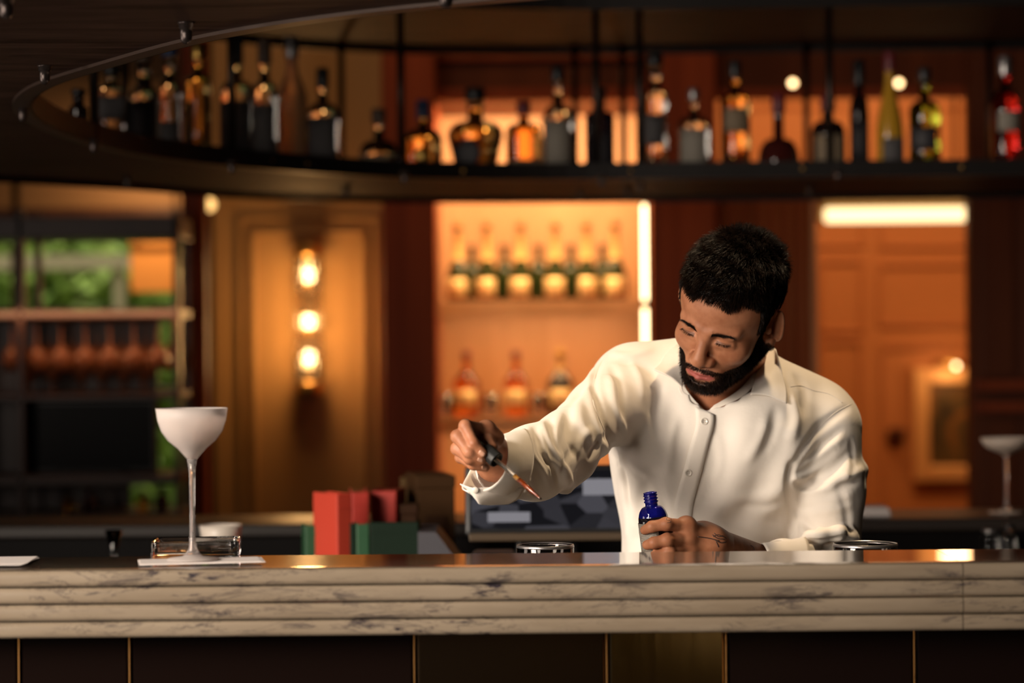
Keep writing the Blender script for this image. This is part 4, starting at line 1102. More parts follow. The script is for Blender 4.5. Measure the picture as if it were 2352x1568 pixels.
def hair_mask(V):
    x, y, z = np.abs(V[:, 0]), V[:, 1], V[:, 2]
    edge = np.interp(y, [-.09, -.062, -.058, -.040, -.034, -.010, -.004, .040, .046, .12], [.060, .056, .052, .044, -.004, -.012, .020, .026, -.045, -.070])
    edge = edge + .006 * np.sin(x * 140) * (y < -.05)
    ear = np.minimum(np.sqrt(((y - .020) / .027) ** 2 + ((z + .012) / .040) ** 2) - 1, 1) * .02
    ear = np.where(x > .058, ear, .02)
    return np.minimum(z - edge, ear)
def beard_mask(V):
    x, y, z = np.abs(V[:, 0]), V[:, 1], V[:, 2]
    top = np.interp(y, [-.105, -.094, -.088, -.080, -.06, -.03, -.012, .012], [-.0585, -.0595, -.064, -.068, -.060, -.042, -.006, .0])
    low = np.interp(y, [-.10, -.07, -.03, .0, .02], [-.150, -.134, -.104, -.080, -.066])
    m = np.minimum(top - z, z - low)
    m = np.minimum(m, .022 - y)
    ear = (np.sqrt(((y - .020) / .026) ** 2 + ((z + .014) / .036) ** 2) - 1) * .02
    m = np.where(x > .060, np.minimum(m, ear), m)
    lip = 1 - np.sqrt((x / .0265) ** 2 + ((z + .0765) / .0105) ** 2)
    m = np.where(y < -.075, np.minimum(m, -lip * .01), m)
    under = 1 - np.sqrt((x / .013) ** 2 + ((z + .0885) / .0045) ** 2)
    m = np.where(y < -.07, np.minimum(m, -under * .006), m)
    return m

def strand_mesh(root, mid, tip, wd, seg=4):
    """tapered three-sided hairs along a quadratic curve"""
    n = len(root); t = np.linspace(0, 1, seg + 1)[None, :, None]
    C = (1 - t) ** 2 * root[:, None] + 2 * t * (1 - t) * mid[:, None] + t * t * tip[:, None]
    d = tip - root; d /= np.linalg.norm(d, axis=1)[:, None] + 1e-9
    a = np.cross(d, rng.normal(size=(n, 3))); a /= np.linalg.norm(a, axis=1)[:, None] + 1e-9
    b = np.cross(d, a)
    w3 = (np.asarray(wd).reshape(-1, 1) * np.array([1, .95, .8, .55, .08])[None, :seg + 1])[:, :, None, None]
    ang = np.arange(3) * 2 * PI / 3
    ring = np.cos(ang)[None, None, :, None] * a[:, None, None] + np.sin(ang)[None, None, :, None] * b[:, None, None]
    V = (C[:, :, None] + w3 * ring).reshape(-1, 3)
    base = (np.arange(n) * (seg + 1) * 3)[:, None, None]
    i = np.arange(seg)[None, :, None]; k = np.arange(3)[None, None, :]
    q = np.stack([base + i * 3 + k, base + i * 3 + (k + 1) % 3, base + (i + 1) * 3 + (k + 1) % 3, base + (i + 1) * 3 + k], -1).reshape(-1, 4)
    return V, q
def tri_sample(V, Q, w_, n):
    """n random points on quads weighted by area * w_"""
    A = np.linalg.norm(np.cross(V[Q[:, 2]] - V[Q[:, 0]], V[Q[:, 3]] - V[Q[:, 1]]), axis=1) * w_
    c = np.cumsum(A); i = np.searchsorted(c, rng.random(n) * c[-1])
    u, v = rng.random((2, n, 1)); q = Q[i]
    return (1 - u) * ((1 - v) * V[q[:, 0]] + v * V[q[:, 3]]) + u * ((1 - v) * V[q[:, 1]] + v * V[q[:, 2]])

# ---- arms and hands, placed joint by joint
RH = dict(wrist=P(1136, 1064, 3.505), elbow=P(1290, 1060, 3.735), shoulder=P(1440, 895, 3.985),
  fingers=[
    [P(1117, 988, 3.440), P(1069, 978, 3.402), P(1088, 1018, 3.388), P(1109, 1040, 3.390)],
    [P(1092, 1005, 3.437), P(1051, 1002, 3.402), P(1077, 1038, 3.388), P(1106, 1056, 3.396)],
    [P(1085, 1028, 3.447), P(1050, 1030, 3.412), P(1078, 1054, 3.396), P(1104, 1066, 3.404)],
    [P(1086, 1048, 3.458), P(1058, 1050, 3.425), P(1086, 1068, 3.408), P(1115, 1074, 3.410)]],
  thumb=[P(1140, 1024, 3.478), P(1138, 1006, 3.448), P(1120, 1012, 3.424), P(1131, 1027, 3.415)])
LH = dict(wrist=P(1634, 1246, 3.690), elbow=P(1905, 1372, 3.94), shoulder=P(1885, 985, 3.99),
  fingers=[
    [P(1577, 1208, 3.662), P(1530, 1203, 3.638), P(1497, 1209, 3.637), P(1481, 1217, 3.648)],
    [P(1580, 1234, 3.662), P(1532, 1240, 3.636), P(1502, 1246, 3.634), P(1486, 1251, 3.646)],
    [P(1584, 1258, 3.668), P(1537, 1268, 3.638), P(1507, 1276, 3.638), P(1492, 1282, 3.652)],
    [P(1592, 1280, 3.678), P(1550, 1295, 3.652), P(1524, 1303, 3.650), P(1510, 1308, 3.660)]],
  thumb=[P(1612, 1222, 3.700), P(1572, 1212, 3.713), P(1530, 1212, 3.712), P(1480, 1222, 3.692)])
def hand_grid(H, rf, lo_pad=.035):
    pts = np.array([p for f in H['fingers'] for p in f] + H['thumb'] + [H['wrist']])
    fa = H['elbow'] - H['wrist']; far = H['wrist'] + fa * .82
    lo = np.minimum(pts.min(0), far) - .05; hi = np.maximum(pts.max(0), far) + .05
    g = Grid(lo, hi, .0016)
    for i, f in enumerate(H['fingers']):
        r = rf * (1, 1.04, .98, .86)[i]
        g2 = Grid(np.min(f, 0) - .02, np.max(f, 0) + .02, .0016)
        g.chain(f, [r * 1.12, r * 1.02, r * .92, r * .78], .0035)
        g.ell(f[1], (r * 1.03,) * 3, .004)
    m = [f[0] for f in H['fingers']]; wv = H['wrist']
    for i in range(4):
        g.cap(m[i], wv, rf * 1.22, rf * 1.5, .012)
        if i < 3: g.cap(m[i], m[i + 1], rf * 1.18, rf * 1.15, .008)
    for i in range(4): g.ell(m[i], (rf * 1.22,) * 3, .008)
    t = H['thumb']
    g.cap(wv, t[0], rf * 1.6, rf * 1.4, .015)
    g.cap(t[0], t[1], rf * 1.4, rf * 1.2, .010)
    g.cap(t[1], t[2], rf * 1.2, rf * 1.08, .005); g.cap(t[2], t[3], rf * 1.08, rf * .92, .004)
    g.cap(t[0], m[0] * .6 + wv * .4, rf * 1.3, rf * 1.2, .012)
    g.cap(t[1], m[0], rf * 1.05, rf * 1.15, .012)
    g.cap(wv, far, .0245, .040, .02)
    return g
skin_parts = []       # (V, Q, colour weights)
def add_skin(V, Q, lip=None, dark=None):
    skin_parts.append((V, Q, np.zeros(len(V)) if lip is None else lip, np.zeros(len(V)) if dark is None else dark))

x, y, z = np.abs(HV[:, 0]), HV[:, 1], HV[:, 2]
lipd = 1 - np.sqrt((x / .0265) ** 2 + ((z + .0758) / .0092) ** 2)
lip = smooth(-.12, .18, lipd) * (y < -.078)
dark = np.maximum(smooth(-.002, .006, hair_mask(HV)), .9 * smooth(-.002, .004, beard_mask(HV)))
dark = np.maximum(dark, .55 * smooth(.0032, .0010, np.abs(z + .0062)) * (np.abs(x - .032) < .012) * (y < -.07))
add_skin(h2w(HV), HQ, lip, dark)
RG = hand_grid(RH, .0084); LG = hand_grid(LH, .0092)
tattoo = []
for G_ in (RG, LG):
    V, Q = G_.mesh(); add_skin(V, Q)
# the torso and upper arms under the clothes
tg = Grid((-.05, 3.6, .80), (.62, 4.2, 1.36), .008)
tg.ell(P(1640, 1030, 4.0), (.14, .085, .15), .03); tg.ell(P(1625, 1240, 4.02), (.12, .085, .2), .05)
tg.cap(P(1668, 868, 4.0), P(1640, 1000, 4.0), .055, .07, .03)
for H in (RH, LH):
    tg.cap(P(1655, 930, 4.0), H['shoulder'], .05, .045, .03)
    tg.cap(H['shoulder'], H['elbow'], .045, .038, .02); tg.cap(H['elbow'], H['elbow'] * .3 + H['wrist'] * .7, .038, .03, .02)
V, Q = tg.mesh(); add_skin(V, Q)

skin = mat('skin', (.30, .13, .07), .50, sss=.12, spec=.32)
n, l = nt(skin)
at = n.new('ShaderNodeAttribute'); at.attribute_name = 'tone'
sep = n.new('ShaderNodeSeparateColor'); l.new(at.outputs['Color'], sep.inputs[0])
tc = n.new('ShaderNodeTexCoord'); no = n.new('ShaderNodeTexNoise'); no.inputs['Scale'].default_value = 55; no.inputs['Detail'].default_value = 6
l.new(tc.outputs['Object'], no.inputs[0])
rp = n.new('ShaderNodeValToRGB'); rp.color_ramp.elements[0].color = (.30, .113, .055, 1); rp.color_ramp.elements[1].color = (.43, .185, .098, 1)
rp.color_ramp.elements[0].position = .3; rp.color_ramp.elements[1].position = .7
l.new(no.outputs['Fac'], rp.inputs[0])
m1 = n.new('ShaderNodeMix'); m1.data_type = 'RGBA'; l.new(sep.outputs[0], m1.inputs['Factor']); l.new(rp.outputs[0], m1.inputs['A']); m1.inputs['B'].default_value = (.33, .085, .07, 1)
m2 = n.new('ShaderNodeMix'); m2.data_type = 'RGBA'; l.new(sep.outputs[1], m2.inputs['Factor']); l.new(m1.outputs['Result'], m2.inputs['A']); m2.inputs['B'].default_value = (.012, .008, .007, 1)
l.new(m2.outputs['Result'], bsdf(skin).inputs['Base Color'])
bp = n.new('ShaderNodeBump'); bp.inputs['Strength'].default_value = .12; bp.inputs['Distance'].default_value = .0008
no2 = n.new('ShaderNodeTexNoise'); no2.inputs['Scale'].default_value = 420; no2.inputs['Detail'].default_value = 3
l.new(tc.outputs['Object'], no2.inputs[0]); l.new(no2.outputs['Fac'], bp.inputs['Height']); l.new(bp.outputs[0], bsdf(skin).inputs['Normal'])

base = np.array([.33, 3.99, 0.])
man = thing('person', 'bearded bartender in an open white shirt leaning over the bar with a dropper', 'person', base)
off = 0; VV = []; QQ = []; T0 = []; T1 = []
for V, Q, a, b in skin_parts:
    VV.append(V - base); QQ.append(Q + off); off += len(V); T0.append(a); T1.append(b)
VV = np.vstack(VV); QQ = np.vstack(QQ); T0 = np.concatenate(T0); T1 = np.concatenate(T1)
me = fast_mesh('body', VV, QQ)
ca = me.color_attributes.new('tone', 'FLOAT_COLOR', 'POINT')
cc = np.zeros((len(me.vertices), 4), np.float32); cc[:len(T0), 0] = T0; cc[:len(T1), 1] = T1; cc[:, 3] = 1
ca.data.foreach_set('color', cc.ravel())
body = link('body', me, skin, man)

# ---- hair, beard, brows, lashes: single hairs rooted in the skin
hairm = mat('hair', (.012, .008, .006), .40, spec=.12)
add_ramp(hairm, [(.35, (.004, .0025, .002)), (.8, (.022, .010, .005))], 90, detail=3)
qc = HV[HQ].mean(1); qn = HN[HQ].mean(1)
def norm(a): return a / (np.linalg.norm(a, axis=1)[:, None] + 1e-9)
def hairs(mask_w, n_):
    R_ = tri_sample(HV, HQ, mask_w, n_)
    return R_, HG.grad(R_)
allV = []; allQ = []; o_ = 0
hm = hair_mask(qc)
wq = (hm > 0) * 1.0
R_, N_ = hairs(wq, 26000)
hz = hair_mask(R_)
topness = smooth(.045, .095, R_[:, 2]) 
length = .004 + .010 * smooth(.0, .05, hz) + .019 * topness
length *= rng.uniform(.7, 1.25, len(R_))
front = smooth(-.03, -.08, R_[:, 1]) * (R_[:, 2] > .05)
flow = np.stack([.25 * np.sin(R_[:, 0] * 60 + R_[:, 1] * 45), -.75 - .3 * topness, -.9 + .75 * topness], -1)
flow[R_[:, 1] > .05] *= np.array([1, -.2, 1])
# clumps: neighbouring hairs lean the same way
cl = np.sin(R_ @ np.array([[210., 90, 40], [-60, 230, 110], [50, -120, 260]]) + np.array([0, 1, 2.]))
dirn = norm(N_ * (.75 + .35 * topness)[:, None] + flow * .75 + cl * .26 + rng.normal(size=R_.shape) * .13)
tip = R_ + dirn * length[:, None]
mid = R_ + (N_ * .75 + dirn * .25) * length[:, None] * .55
tip[:, 2] -= .30 * length * (1 - .4 * topness)
V, Q = strand_mesh(h2w(R_ - N_ * .001) - base, h2w(mid) - base, h2w(tip) - base, rng.uniform(.00030, .00052, len(R_)))
allV.append(V); allQ.append(Q); o_ += len(V)
link('hair', fast_mesh('hair', np.vstack(allV), np.vstack(allQ)), hairm, man)['kind'] = 'stuff'

bm_ = beard_mask(qc)
R_, N_ = hairs((bm_ > 0) * 1.0, 13000)
dd = beard_mask(R_)
length = (.0045 + .0055 * smooth(.0, .022, dd)) * rng.uniform(.7, 1.3, len(R_))
flow = np.stack([.15 * np.sign(R_[:, 0]), -.45 + 0 * R_[:, 0], -.8 + 0 * R_[:, 0]], -1)
dirn = norm(N_ * .50 + flow * .75 + rng.normal(size=R_.shape) * .22)
tip = R_ + dirn * length[:, None]; mid = R_ + (N_ * .6 + dirn * .4) * length[:, None] * .5
V, Q = strand_mesh(h2w(R_ - N_ * .001) - base, h2w(mid) - base, h2w(tip) - base, rng.uniform(.00020, .00034, len(R_)))
link('beard', fast_mesh('beard', V, Q), hairm, man)['kind'] = 'stuff'

for s in (-1, 1):
    n_ = 460
    u = rng.random(n_); v = rng.normal(size=n_) * .0023 * (1.15 - .8 * u)
    r0 = np.stack([s * (.014 + .028 * u), -.096 + .022 * u ** 1.6, .0070 + .0036 * np.sin(u * 2.1) + v], -1)
    for _ in range(12): r0 -= HG.grad(r0) * HG.sample(r0)[:, None]
    N_ = HG.grad(r0)
    d = norm(np.stack([s * (.4 + .6 * u), .25 * u, .75 - 1.2 * u], -1) + N_ * .3 + rng.normal(size=(n_, 3)) * .15)
    ln = rng.uniform(.005, .0085, n_)[:, None]
    V, Q = strand_mesh(h2w(r0) - base, h2w(r0 + d * ln * .5 + N_ * .0006) - base, h2w(r0 + d * ln) - base, rng.uniform(.00010, .00016, n_))
    link('eyebrow', fast_mesh('eyebrow', V, Q), hairm, man)['kind'] = 'stuff'
    n_ = 75
    u = rng.random(n_)
    r0 = np.stack([s * (.0205 + .024 * u), -.09 + .008 * u, -.0052 - .002 * np.sin(u * PI)], -1)
    for _ in range(12): r0 -= HG.grad(r0) * HG.sample(r0)[:, None]
    N_ = HG.grad(r0)
    d = norm(N_ * .8 + np.stack([s * (u - .3), 0 * u, -.8 + 0 * u], -1) + rng.normal(size=(n_, 3)) * .1)
    V, Q = strand_mesh(h2w(r0) - base, h2w(r0 + d * .003) - base, h2w(r0 + d * .006 + np.array([0, 0, .0008])) - base, np.full(n_, .00016))
    link('eyelash', fast_mesh('eyelash', V, Q), hairm, man)['kind'] = 'stuff'

# fingernails and the small dark tattoos, laid on the skin
BODY = BVHTree.FromPolygons([Vector(v) for v in VV + base], [list(map(int, q)) for q in QQ])
def skin_at(px, py):
    a = P(px, py, 3.2); h = BODY.ray_cast(Vector(a), Vector(P(px, py, 4.2) - a).normalized())
    return (np.array(h[0]), np.array(h[1])) if h[0] is not None else (None, None)
nailm = mat('fingernail', (.56, .30, .20), .28, spec=.5)
def nail(c, along, ww, ll):
    """a curved plate over the fingertip; along is the picture direction towards the tip"""
    a = np.array(along, float); a /= np.linalg.norm(a); b = np.array([-a[1], a[0]])
    Gd = []
    for u in np.linspace(-1, 1, 7):
        row = []
        for v in np.linspace(-1, 1, 6):
            k = math.sqrt(max(1 - .55 * u ** 4, .05))
            q = np.array(c) + a * u * ll + b * v * ww * k
            p, nn = skin_at(*q)
            if p is None or p[1] > 3.75: return
            row.append(p + (nn if nn[1] < 0 else -nn) * (.0007 * (1 - .7 * v * v)))
        Gd.append(row)
    link('fingernail', grid_me(np.array(Gd)[::-1] - base, .0005), nailm, man)
nail((1107, 1041), (.8, .62), 6, 8); nail((1103, 1056), (.9, .4), 4.5, 6.5); nail((1112, 1074), (1, .1), 4.5, 6)
ink = mat('tattoo_ink', (.085, .042, .030), .6)
def ink_line(pts, r=.0004):
    q = []
    for a in catmull(np.array(pts, float), 5):
        p, nn = skin_at(*a)
        if p is not None and p[1] < 3.9: q.append(p)
    if len(q) > 2: link('tattoo', tube_me(np.array(q) - base, r, 5), ink, man)
ink_line([(1541, 1187), (1533, 1188), (1531, 1193), (1538, 1195), (1540, 1199), (1532, 1200)]); ink_line([(1543, 1186), (1541, 1193), (1542, 1199)])
for pl in ([(1602, 1232), (1630, 1236), (1652, 1242)], [(1636, 1228), (1648, 1236), (1664, 1238)], [(1640, 1224), (1650, 1232), (1660, 1230)], [(1645, 1244), (1648, 1250), (1650, 1256)], [(1638, 1232), (1650, 1228), (1668, 1236)], [(1642, 1240), (1656, 1246), (1668, 1244)], [(1724, 1252), (1730, 1256), (1732, 1262)]): ink_line(pl, .0009)
# ---- shirt: one field for torso and sleeves, folds laid along lines seen on the cloth
sg = Grid((-.06, 3.46, .88), (.66, 4.20, 1.42), .0027)
TY = math.radians(-14)
RT = rotm(TY)
sg.ell(P(1640, 1020, 3.985), (.176, .112, .165), .03, 'u', rotm(TY, .10, .05))
sg.ell(P(1622, 1250, 4.005), (.143, .108, .24), .06, 'u', RT)
sg.ell(P(1722, 1020, 3.940), (.085, .060, .085), .05, 'u', RT)                 # breast
sg.ell(P(1530, 1000, 3.930), (.080, .058, .085), .05, 'u', RT)
sg.cap(P(1470, 885, 3.985), P(1870, 965, 4.0), .062, .064, .05)
sg.cap(P(1665, 860, 4.01), P(1450, 868, 3.99), .066, .046, .035)
sg.cap(P(1675, 865, 4.01), P(1880, 958, 4.0), .062, .050, .035)
# his right sleeve, reaching forward
rs = [P(1446, 893, 3.975), P(1374, 956, 3.86), P(1302, 1020, 3.745), P(1228, 1062, 3.64), P(1165, 1076, 3.555)]
for i, (a, b) in enumerate(zip([.068, .054, .050, .052], [.054, .050, .052, .047])): sg.cap(rs[i], rs[i + 1], a, b, .022)
# his left sleeve, hanging to the elbow and turning in along the bar
sg.cap(P(1322, 1070, 3.72), P(1296, 1112, 3.70), .020, .012, .03)
ls = [P(1886, 985, 3.985), P(1898, 1120, 3.965), P(1892, 1300, 3.945), P(1895, 1372, 3.94)]
sg.cap(P(1950, 1075, 3.965), P(1978, 1078, 3.97), .020, .012, .02)
for i, (a, b) in enumerate(zip([.066, .061, .058], [.061, .058, .057])): sg.cap(ls[i], ls[i + 1], a, b, .016)
sg.cap(P(1905, 1365, 3.94), P(1800, 1302, 3.835), .060, .046, .02)
rl = [P(1846, 1250, 3.875), P(1880, 1230, 3.872), P(1925, 1224, 3.878), P(1962, 1238, 3.91)]
for i in range(3): sg.cap(rl[i], rl[i + 1], .011, .011, .010)
def onshirt(pl, n=7):
    """points of the cloth under a line measured in the photograph"""
    pl = catmull(np.array(pl, float), n) if len(pl) > 2 else np.linspace(pl[0], pl[1], n)
    t = np.arange(3.40, 4.15, .003)
    out = []
    for a in pl:
        ray = np.array([P(a[0], a[1], d) for d in (t[0], t[-1])])
        pts = ray[0] + (ray[1] - ray[0]) * ((t - t[0]) / (t[-1] - t[0]))[:, None]
        f = sg.sample(pts); i = np.argmax(f < 0)
        if f[i] < 0 and i > 0:
            u = f[i - 1] / (f[i - 1] - f[i]); out.append(pts[i - 1] + (pts[i] - pts[i - 1]) * u)
    return np.array(out)
FOLDS = [   # line, width in m, height in m
 # right armhole and armpit
 ([(1388, 815), (1362, 880), (1385, 960), (1420, 1060)], .007, -.007), ([(1372, 835), (1350, 900), (1372, 985), (1400, 1050)], .010, .006),
 ([(1402, 860), (1412, 930), (1440, 1000)], .010, .006), ([(1440, 1000), (1425, 1090), (1440, 1170)], .012, .005),
 ([(1400, 1040), (1440, 1100), (1450, 1190)], .009, -.004), ([(1336, 905), (1330, 960), (1360, 1020)], .012, .005),
 ([(1310, 930), (1300, 990), (1330, 1050)], .010, -.005), ([(1290, 950), (1275, 1010), (1300, 1070)], .010, .005),
 # forearm rings
 ([(1245, 968), (1262, 1020), (1300, 1080), (1312, 1120)], .008, .007), ([(1228, 972), (1240, 1030), (1272, 1085), (1280, 1130)], .006, -.006),
 ([(1212, 978), (1222, 1035), (1250, 1090), (1262, 1145)], .007, .006), ([(1196, 985), (1206, 1040), (1228, 1090), (1240, 1150)], .006, -.005),
 ([(1182, 990), (1190, 1045), (1208, 1090), (1215, 1150)], .007, .005), ([(1270, 1060), (1300, 1100), (1305, 1130)], .009, .008),
 ([(1330, 1020), (1300, 1060), (1290, 1100)], .008, -.005),
 # chest drape
 ([(1480, 860), (1470, 960), (1500, 1060)], .020, .006), ([(1530, 900), (1560, 1000), (1570, 1060)], .018, -.005),
 ([(1660, 960), (1640, 1060), (1615, 1180)], .018, -.004), ([(1720, 960), (1690, 1080), (1640, 1220)], .022, .006),
 ([(1800, 1000), (1760, 1090), (1700, 1200)], .020, -.006), ([(1810, 1080), (1770, 1160), (1700, 1240)], .020, .006),
 ([(1500, 1060), (1480, 1160), (1470, 1250)], .014, -.005), ([(1470, 1080), (1450, 1170), (1445, 1250)], .014, .005),
 ([(1520, 1150), (1500, 1200), (1490, 1255)], .012, .004), ([(1660, 1180), (1720, 1200), (1800, 1190)], .015, -.005),
 ([(1640, 1225), (1720, 1240), (1810, 1225)], .014, .005),
 # left armhole, sleeve folds
 ([(1955, 930), (1880, 985), (1828, 1060), (1812, 1100)], .008, -.007), ([(1815, 1060), (1812, 1130), (1835, 1230)], .008, -.012),
 ([(1935, 1000), (1890, 1050), (1850, 1090), (1818, 1100)], .011, .007), ([(1960, 1030), (1900, 1085), (1830, 1120)], .008, -.006),
 ([(1965, 1060), (1915, 1110), (1845, 1135)], .011, .007), ([(1985, 1075), (1960, 1090), (1940, 1095)], .010, .008),
 ([(1978, 1100), (1950, 1110), (1920, 1118)], .007, -.006), ([(1970, 1130), (1900, 1150), (1840, 1150)], .012, .004),
 ([(1930, 1120), (1945, 1180), (1955, 1240)], .010, -.003), ([(1840, 1190), (1870, 1215), (1950, 1205)], .010, -.005),
 ([(1835, 1225), (1880, 1225), (1940, 1212), (1970, 1225)], .008, .009), ([(1840, 1243), (1890, 1242), (1950, 1232)], .006, -.007),
 ([(1838, 1255), (1900, 1257), (1965, 1247)], .007, .007),
 # shoulders
 ([(1420, 830), (1480, 840), (1510, 870)], .012, -.004), ([(1400, 812), (1450, 815), (1500, 800)], .010, .003),
 ([(1830, 860), (1850, 900), (1845, 950)], .012, -.005), ([(1815, 900), (1830, 960), (1815, 1010)], .012, .006),

 ([(1352, 862), (1330, 905), (1305, 935)], .008, -.006), ([(1362, 985), (1335, 1010), (1322, 1045)], .008, .006), ([(1395, 1000), (1372, 1022), (1352, 1050)], .008, -.006),
 ([(1262, 960), (1270, 1000), (1290, 1040)], .007, -.005), ([(1170, 1000), (1176, 1050), (1190, 1100), (1200, 1140)], .006, -.005),
 ([(1235, 985), (1252, 1040), (1262, 1100)], .006, .005), ([(1415, 1050), (1430, 1100), (1436, 1150)], .008, .006), ([(1425, 1040), (1450, 1075), (1480, 1100)], .008, -.005),
 ([(1405, 835), (1425, 900), (1430, 960)], .009, -.005), ([(1450, 830), (1470, 870), (1475, 920)], .010, .004), ([(1520, 880), (1505, 950), (1510, 1010)], .010, -.004),
 ([(1818, 1105), (1860, 1118), (1900, 1108)], .007, -.006), ([(1822, 1090), (1870, 1070), (1925, 1025)], .007, -.006), ([(1830, 1075), (1880, 1030), (1935, 985)], .007, -.004),
 ([(1850, 1180), (1900, 1172), (1960, 1160)], .009, .004), ([(1955, 1010), (1962, 1060), (1955, 1100)], .008, -.004), ([(1820, 1140), (1826, 1190), (1850, 1225)], .008, .006),
 ([(1760, 960), (1745, 1010), (1715, 1060)], .012, .004), ([(1785, 940), (1775, 985), (1750, 1040)], .012, -.004), ([(1800, 1120), (1750, 1140), (1690, 1140)], .012, .004),
 ([(1805, 1150), (1760, 1165), (1700, 1165)], .010, -.004), ([(1650, 1000), (1655, 1060), (1640, 1110)], .011, .003), ([(1555, 960), (1540, 1020), (1535, 1090)], .010, .004),
 ([(1500, 1090), (1520, 1140), (1525, 1200)], .010, -.004), ([(1455, 1200), (1480, 1225), (1520, 1235)], .010, .004), ([(1600, 1200), (1660, 1215), (1720, 1215)], .009, .003),
]
for pl, wd, am in FOLDS:
    q = onshirt(pl)
    if len(q) > 2: sg.fold(q, wd * (.55 if wd < .0125 else .8), am * (1.15 if wd < .0125 else 1.3))
# soft unevenness of the cloth
zz = sg.ax
X_, Y_, Z_ = zz[0][:, None, None], zz[1][None, :, None], zz[2][None, None, :]
sg.F += (.0012 * np.sin(31 * X_ + 17 * Z_ + 3 * np.sin(23 * Y_)) + .0009 * np.sin(47 * Z_ - 29 * X_ + 11 * Y_)).astype(np.float32)
# neck opening
nb = P(1668, 868, 4.0)
sg.cap(P(1672, 905, 3.995), P(1672, 720, 3.93), .060, .075, .008, 's')
for dd_ in np.arange(3.842, 3.97, .009):
    sg.cap(P(1600, 860, dd_), P(1619, 937, dd_), .030, .004, .003, 's')
    sg.cap(P(1640, 850, dd_), P(1630, 930, dd_), .050, .007, .003, 's')
    sg.cap(P(1715, 845, dd_), P(1655, 920, dd_), .040, .010, .003, 's')
    sg.cap(P(1616, 931, dd_), P(1660, 926, dd_), .006, .006, .003, 's'); sg.cap(P(1622, 938, dd_), P(1634, 936, dd_), .004, .004, .003, 's'); sg.cap(P(1600, 912, dd_), P(1688, 906, dd_), .011, .011, .003, 's')
    sg.cap(P(1588, 886, dd_), P(1716, 880, dd_), .014, .014, .003, 's')
# hollow sleeve mouths and hem
d_ = RH['wrist'] - rs[3]; d_ /= np.linalg.norm(d_)
sg.cap(rs[4] - d_ * .01, rs[4] + d_ * .12, .038, .036, .004, 's')
d2 = P(1700, 1262, 3.76) - P(1800, 1302, 3.835); d2 /= np.linalg.norm(d2)
sg.cap(P(1800, 1302, 3.835) - d2 * .015, P(1800, 1302, 3.835) + d2 * .14, .037, .037, .004, 's')
V, Q = sg.mesh()
cloth = mat('shirt_cotton', (.80, .735, .66), .75, sheen=.25, spec=.25)
n, l = nt(cloth)
tc = n.new('ShaderNodeTexCoord'); mp = n.new('ShaderNodeMapping'); mp.inputs['Rotation'].default_value = (0, .7, .2)
wv = n.new('ShaderNodeTexWave'); wv.inputs['Scale'].default_value = 620; wv.inputs['Distortion'].default_value = .6
no = n.new('ShaderNodeTexNoise'); no.inputs['Scale'].default_value = 38; no.inputs['Detail'].default_value = 5
b1 = n.new('ShaderNodeBump'); b1.inputs['Strength'].default_value = .15; b1.inputs['Distance'].default_value = .0003
b2 = n.new('ShaderNodeBump'); b2.inputs['Strength'].default_value = .30; b2.inputs['Distance'].default_value = .003
l.new(tc.outputs['Object'], mp.inputs[0]); l.new(mp.outputs[0], wv.inputs[0]); l.new(tc.outputs['Object'], no.inputs[0])
l.new(no.outputs['Fac'], b2.inputs['Height']); l.new(wv.outputs['Fac'], b1.inputs['Height']); l.new(b2.outputs[0], b1.inputs['Normal'])
l.new(b1.outputs[0], bsdf(cloth).inputs['Normal'])
shirt = link('shirt', fast_mesh('shirt', V - base, Q), cloth, man)
SH = BVHTree.FromPolygons([Vector(v) for v in V], [list(map(int, q)) for q in Q])
def cast(px, py):
    a = P(px, py, 3.35); d = P(px, py, 4.2) - a
    h = SH.ray_cast(Vector(a), Vector(d).normalized())
    return (np.array(h[0]), np.array(h[1])) if h[0] is not None else (None, None)
def cloth_strip(name, L, Rr, lift, thick, n=26, m=5, parent=None):
    L = catmull(np.array(L, float), 8); Rr = catmull(np.array(Rr, float), 8)
    iu = np.linspace(0, len(L) - 1, n); L = np.stack([np.interp(iu, np.arange(len(L)), L[:, k]) for k in (0, 1)], -1)
    iu = np.linspace(0, len(Rr) - 1, n); Rr = np.stack([np.interp(iu, np.arange(len(Rr)), Rr[:, k]) for k in (0, 1)], -1)
    Gd = []
    for a, b in zip(L, Rr):
        row = []
        for t in np.linspace(0, 1, m):
            p, nn = cast(*(a + (b - a) * t))
            if p is None: row = None; break
            if nn[1] > 0: nn = -nn
            row.append(p + nn * lift)
        if row: Gd.append(row)
    Gd = np.array(Gd)
    for _ in range(4): Gd[1:-1] = (Gd[:-2] + Gd[1:-1] * 2 + Gd[2:]) / 4
    return link(name, grid_me(Gd[::-1] - base, thick), cloth, parent or shirt)
cloth_strip('placket', [(1596, 935), (1600, 975), (1586, 1020), (1570, 1080), (1553, 1140), (1546, 1190), (1545, 1262)],
            [(1640, 952), (1640, 975), (1626, 1020), (1610, 1085), (1595, 1140), (1588, 1190), (1586, 1262)], .0022, .0016)
btn = mat('shirt_button', (.72, .66, .58), .25, coat=.5)
for bx_, by_ in ((1617, 968), (1581, 1084), (1566, 1205)):
    p, nn = cast(bx_, by_)
    if nn[1] > 0: nn = -nn
    q = Vector(nn).to_track_quat('Z', 'Y').to_euler()
    b_ = lathe('button', [(0, 0), (.0056, 0), (.0060, .0006), (.0058, .0018), (.0046, .0020), (.0042, .0013), (0, .0012)], btn, shirt, p + nn * .0024 - base, 20, q)
    hole = mat('button_hole', (.12, .09, .07), .8) if 'button_hole' not in MATS else MATS['button_hole']
    for dx in (-1, 1):
        for dy in (-1, 1):
            lathe('thread_hole', [(0, .0010), (.0007, .0010), (.0007, .00145), (0, .00145)], hole, b_, (dx * .0013, dy * .0013, 0), 8)
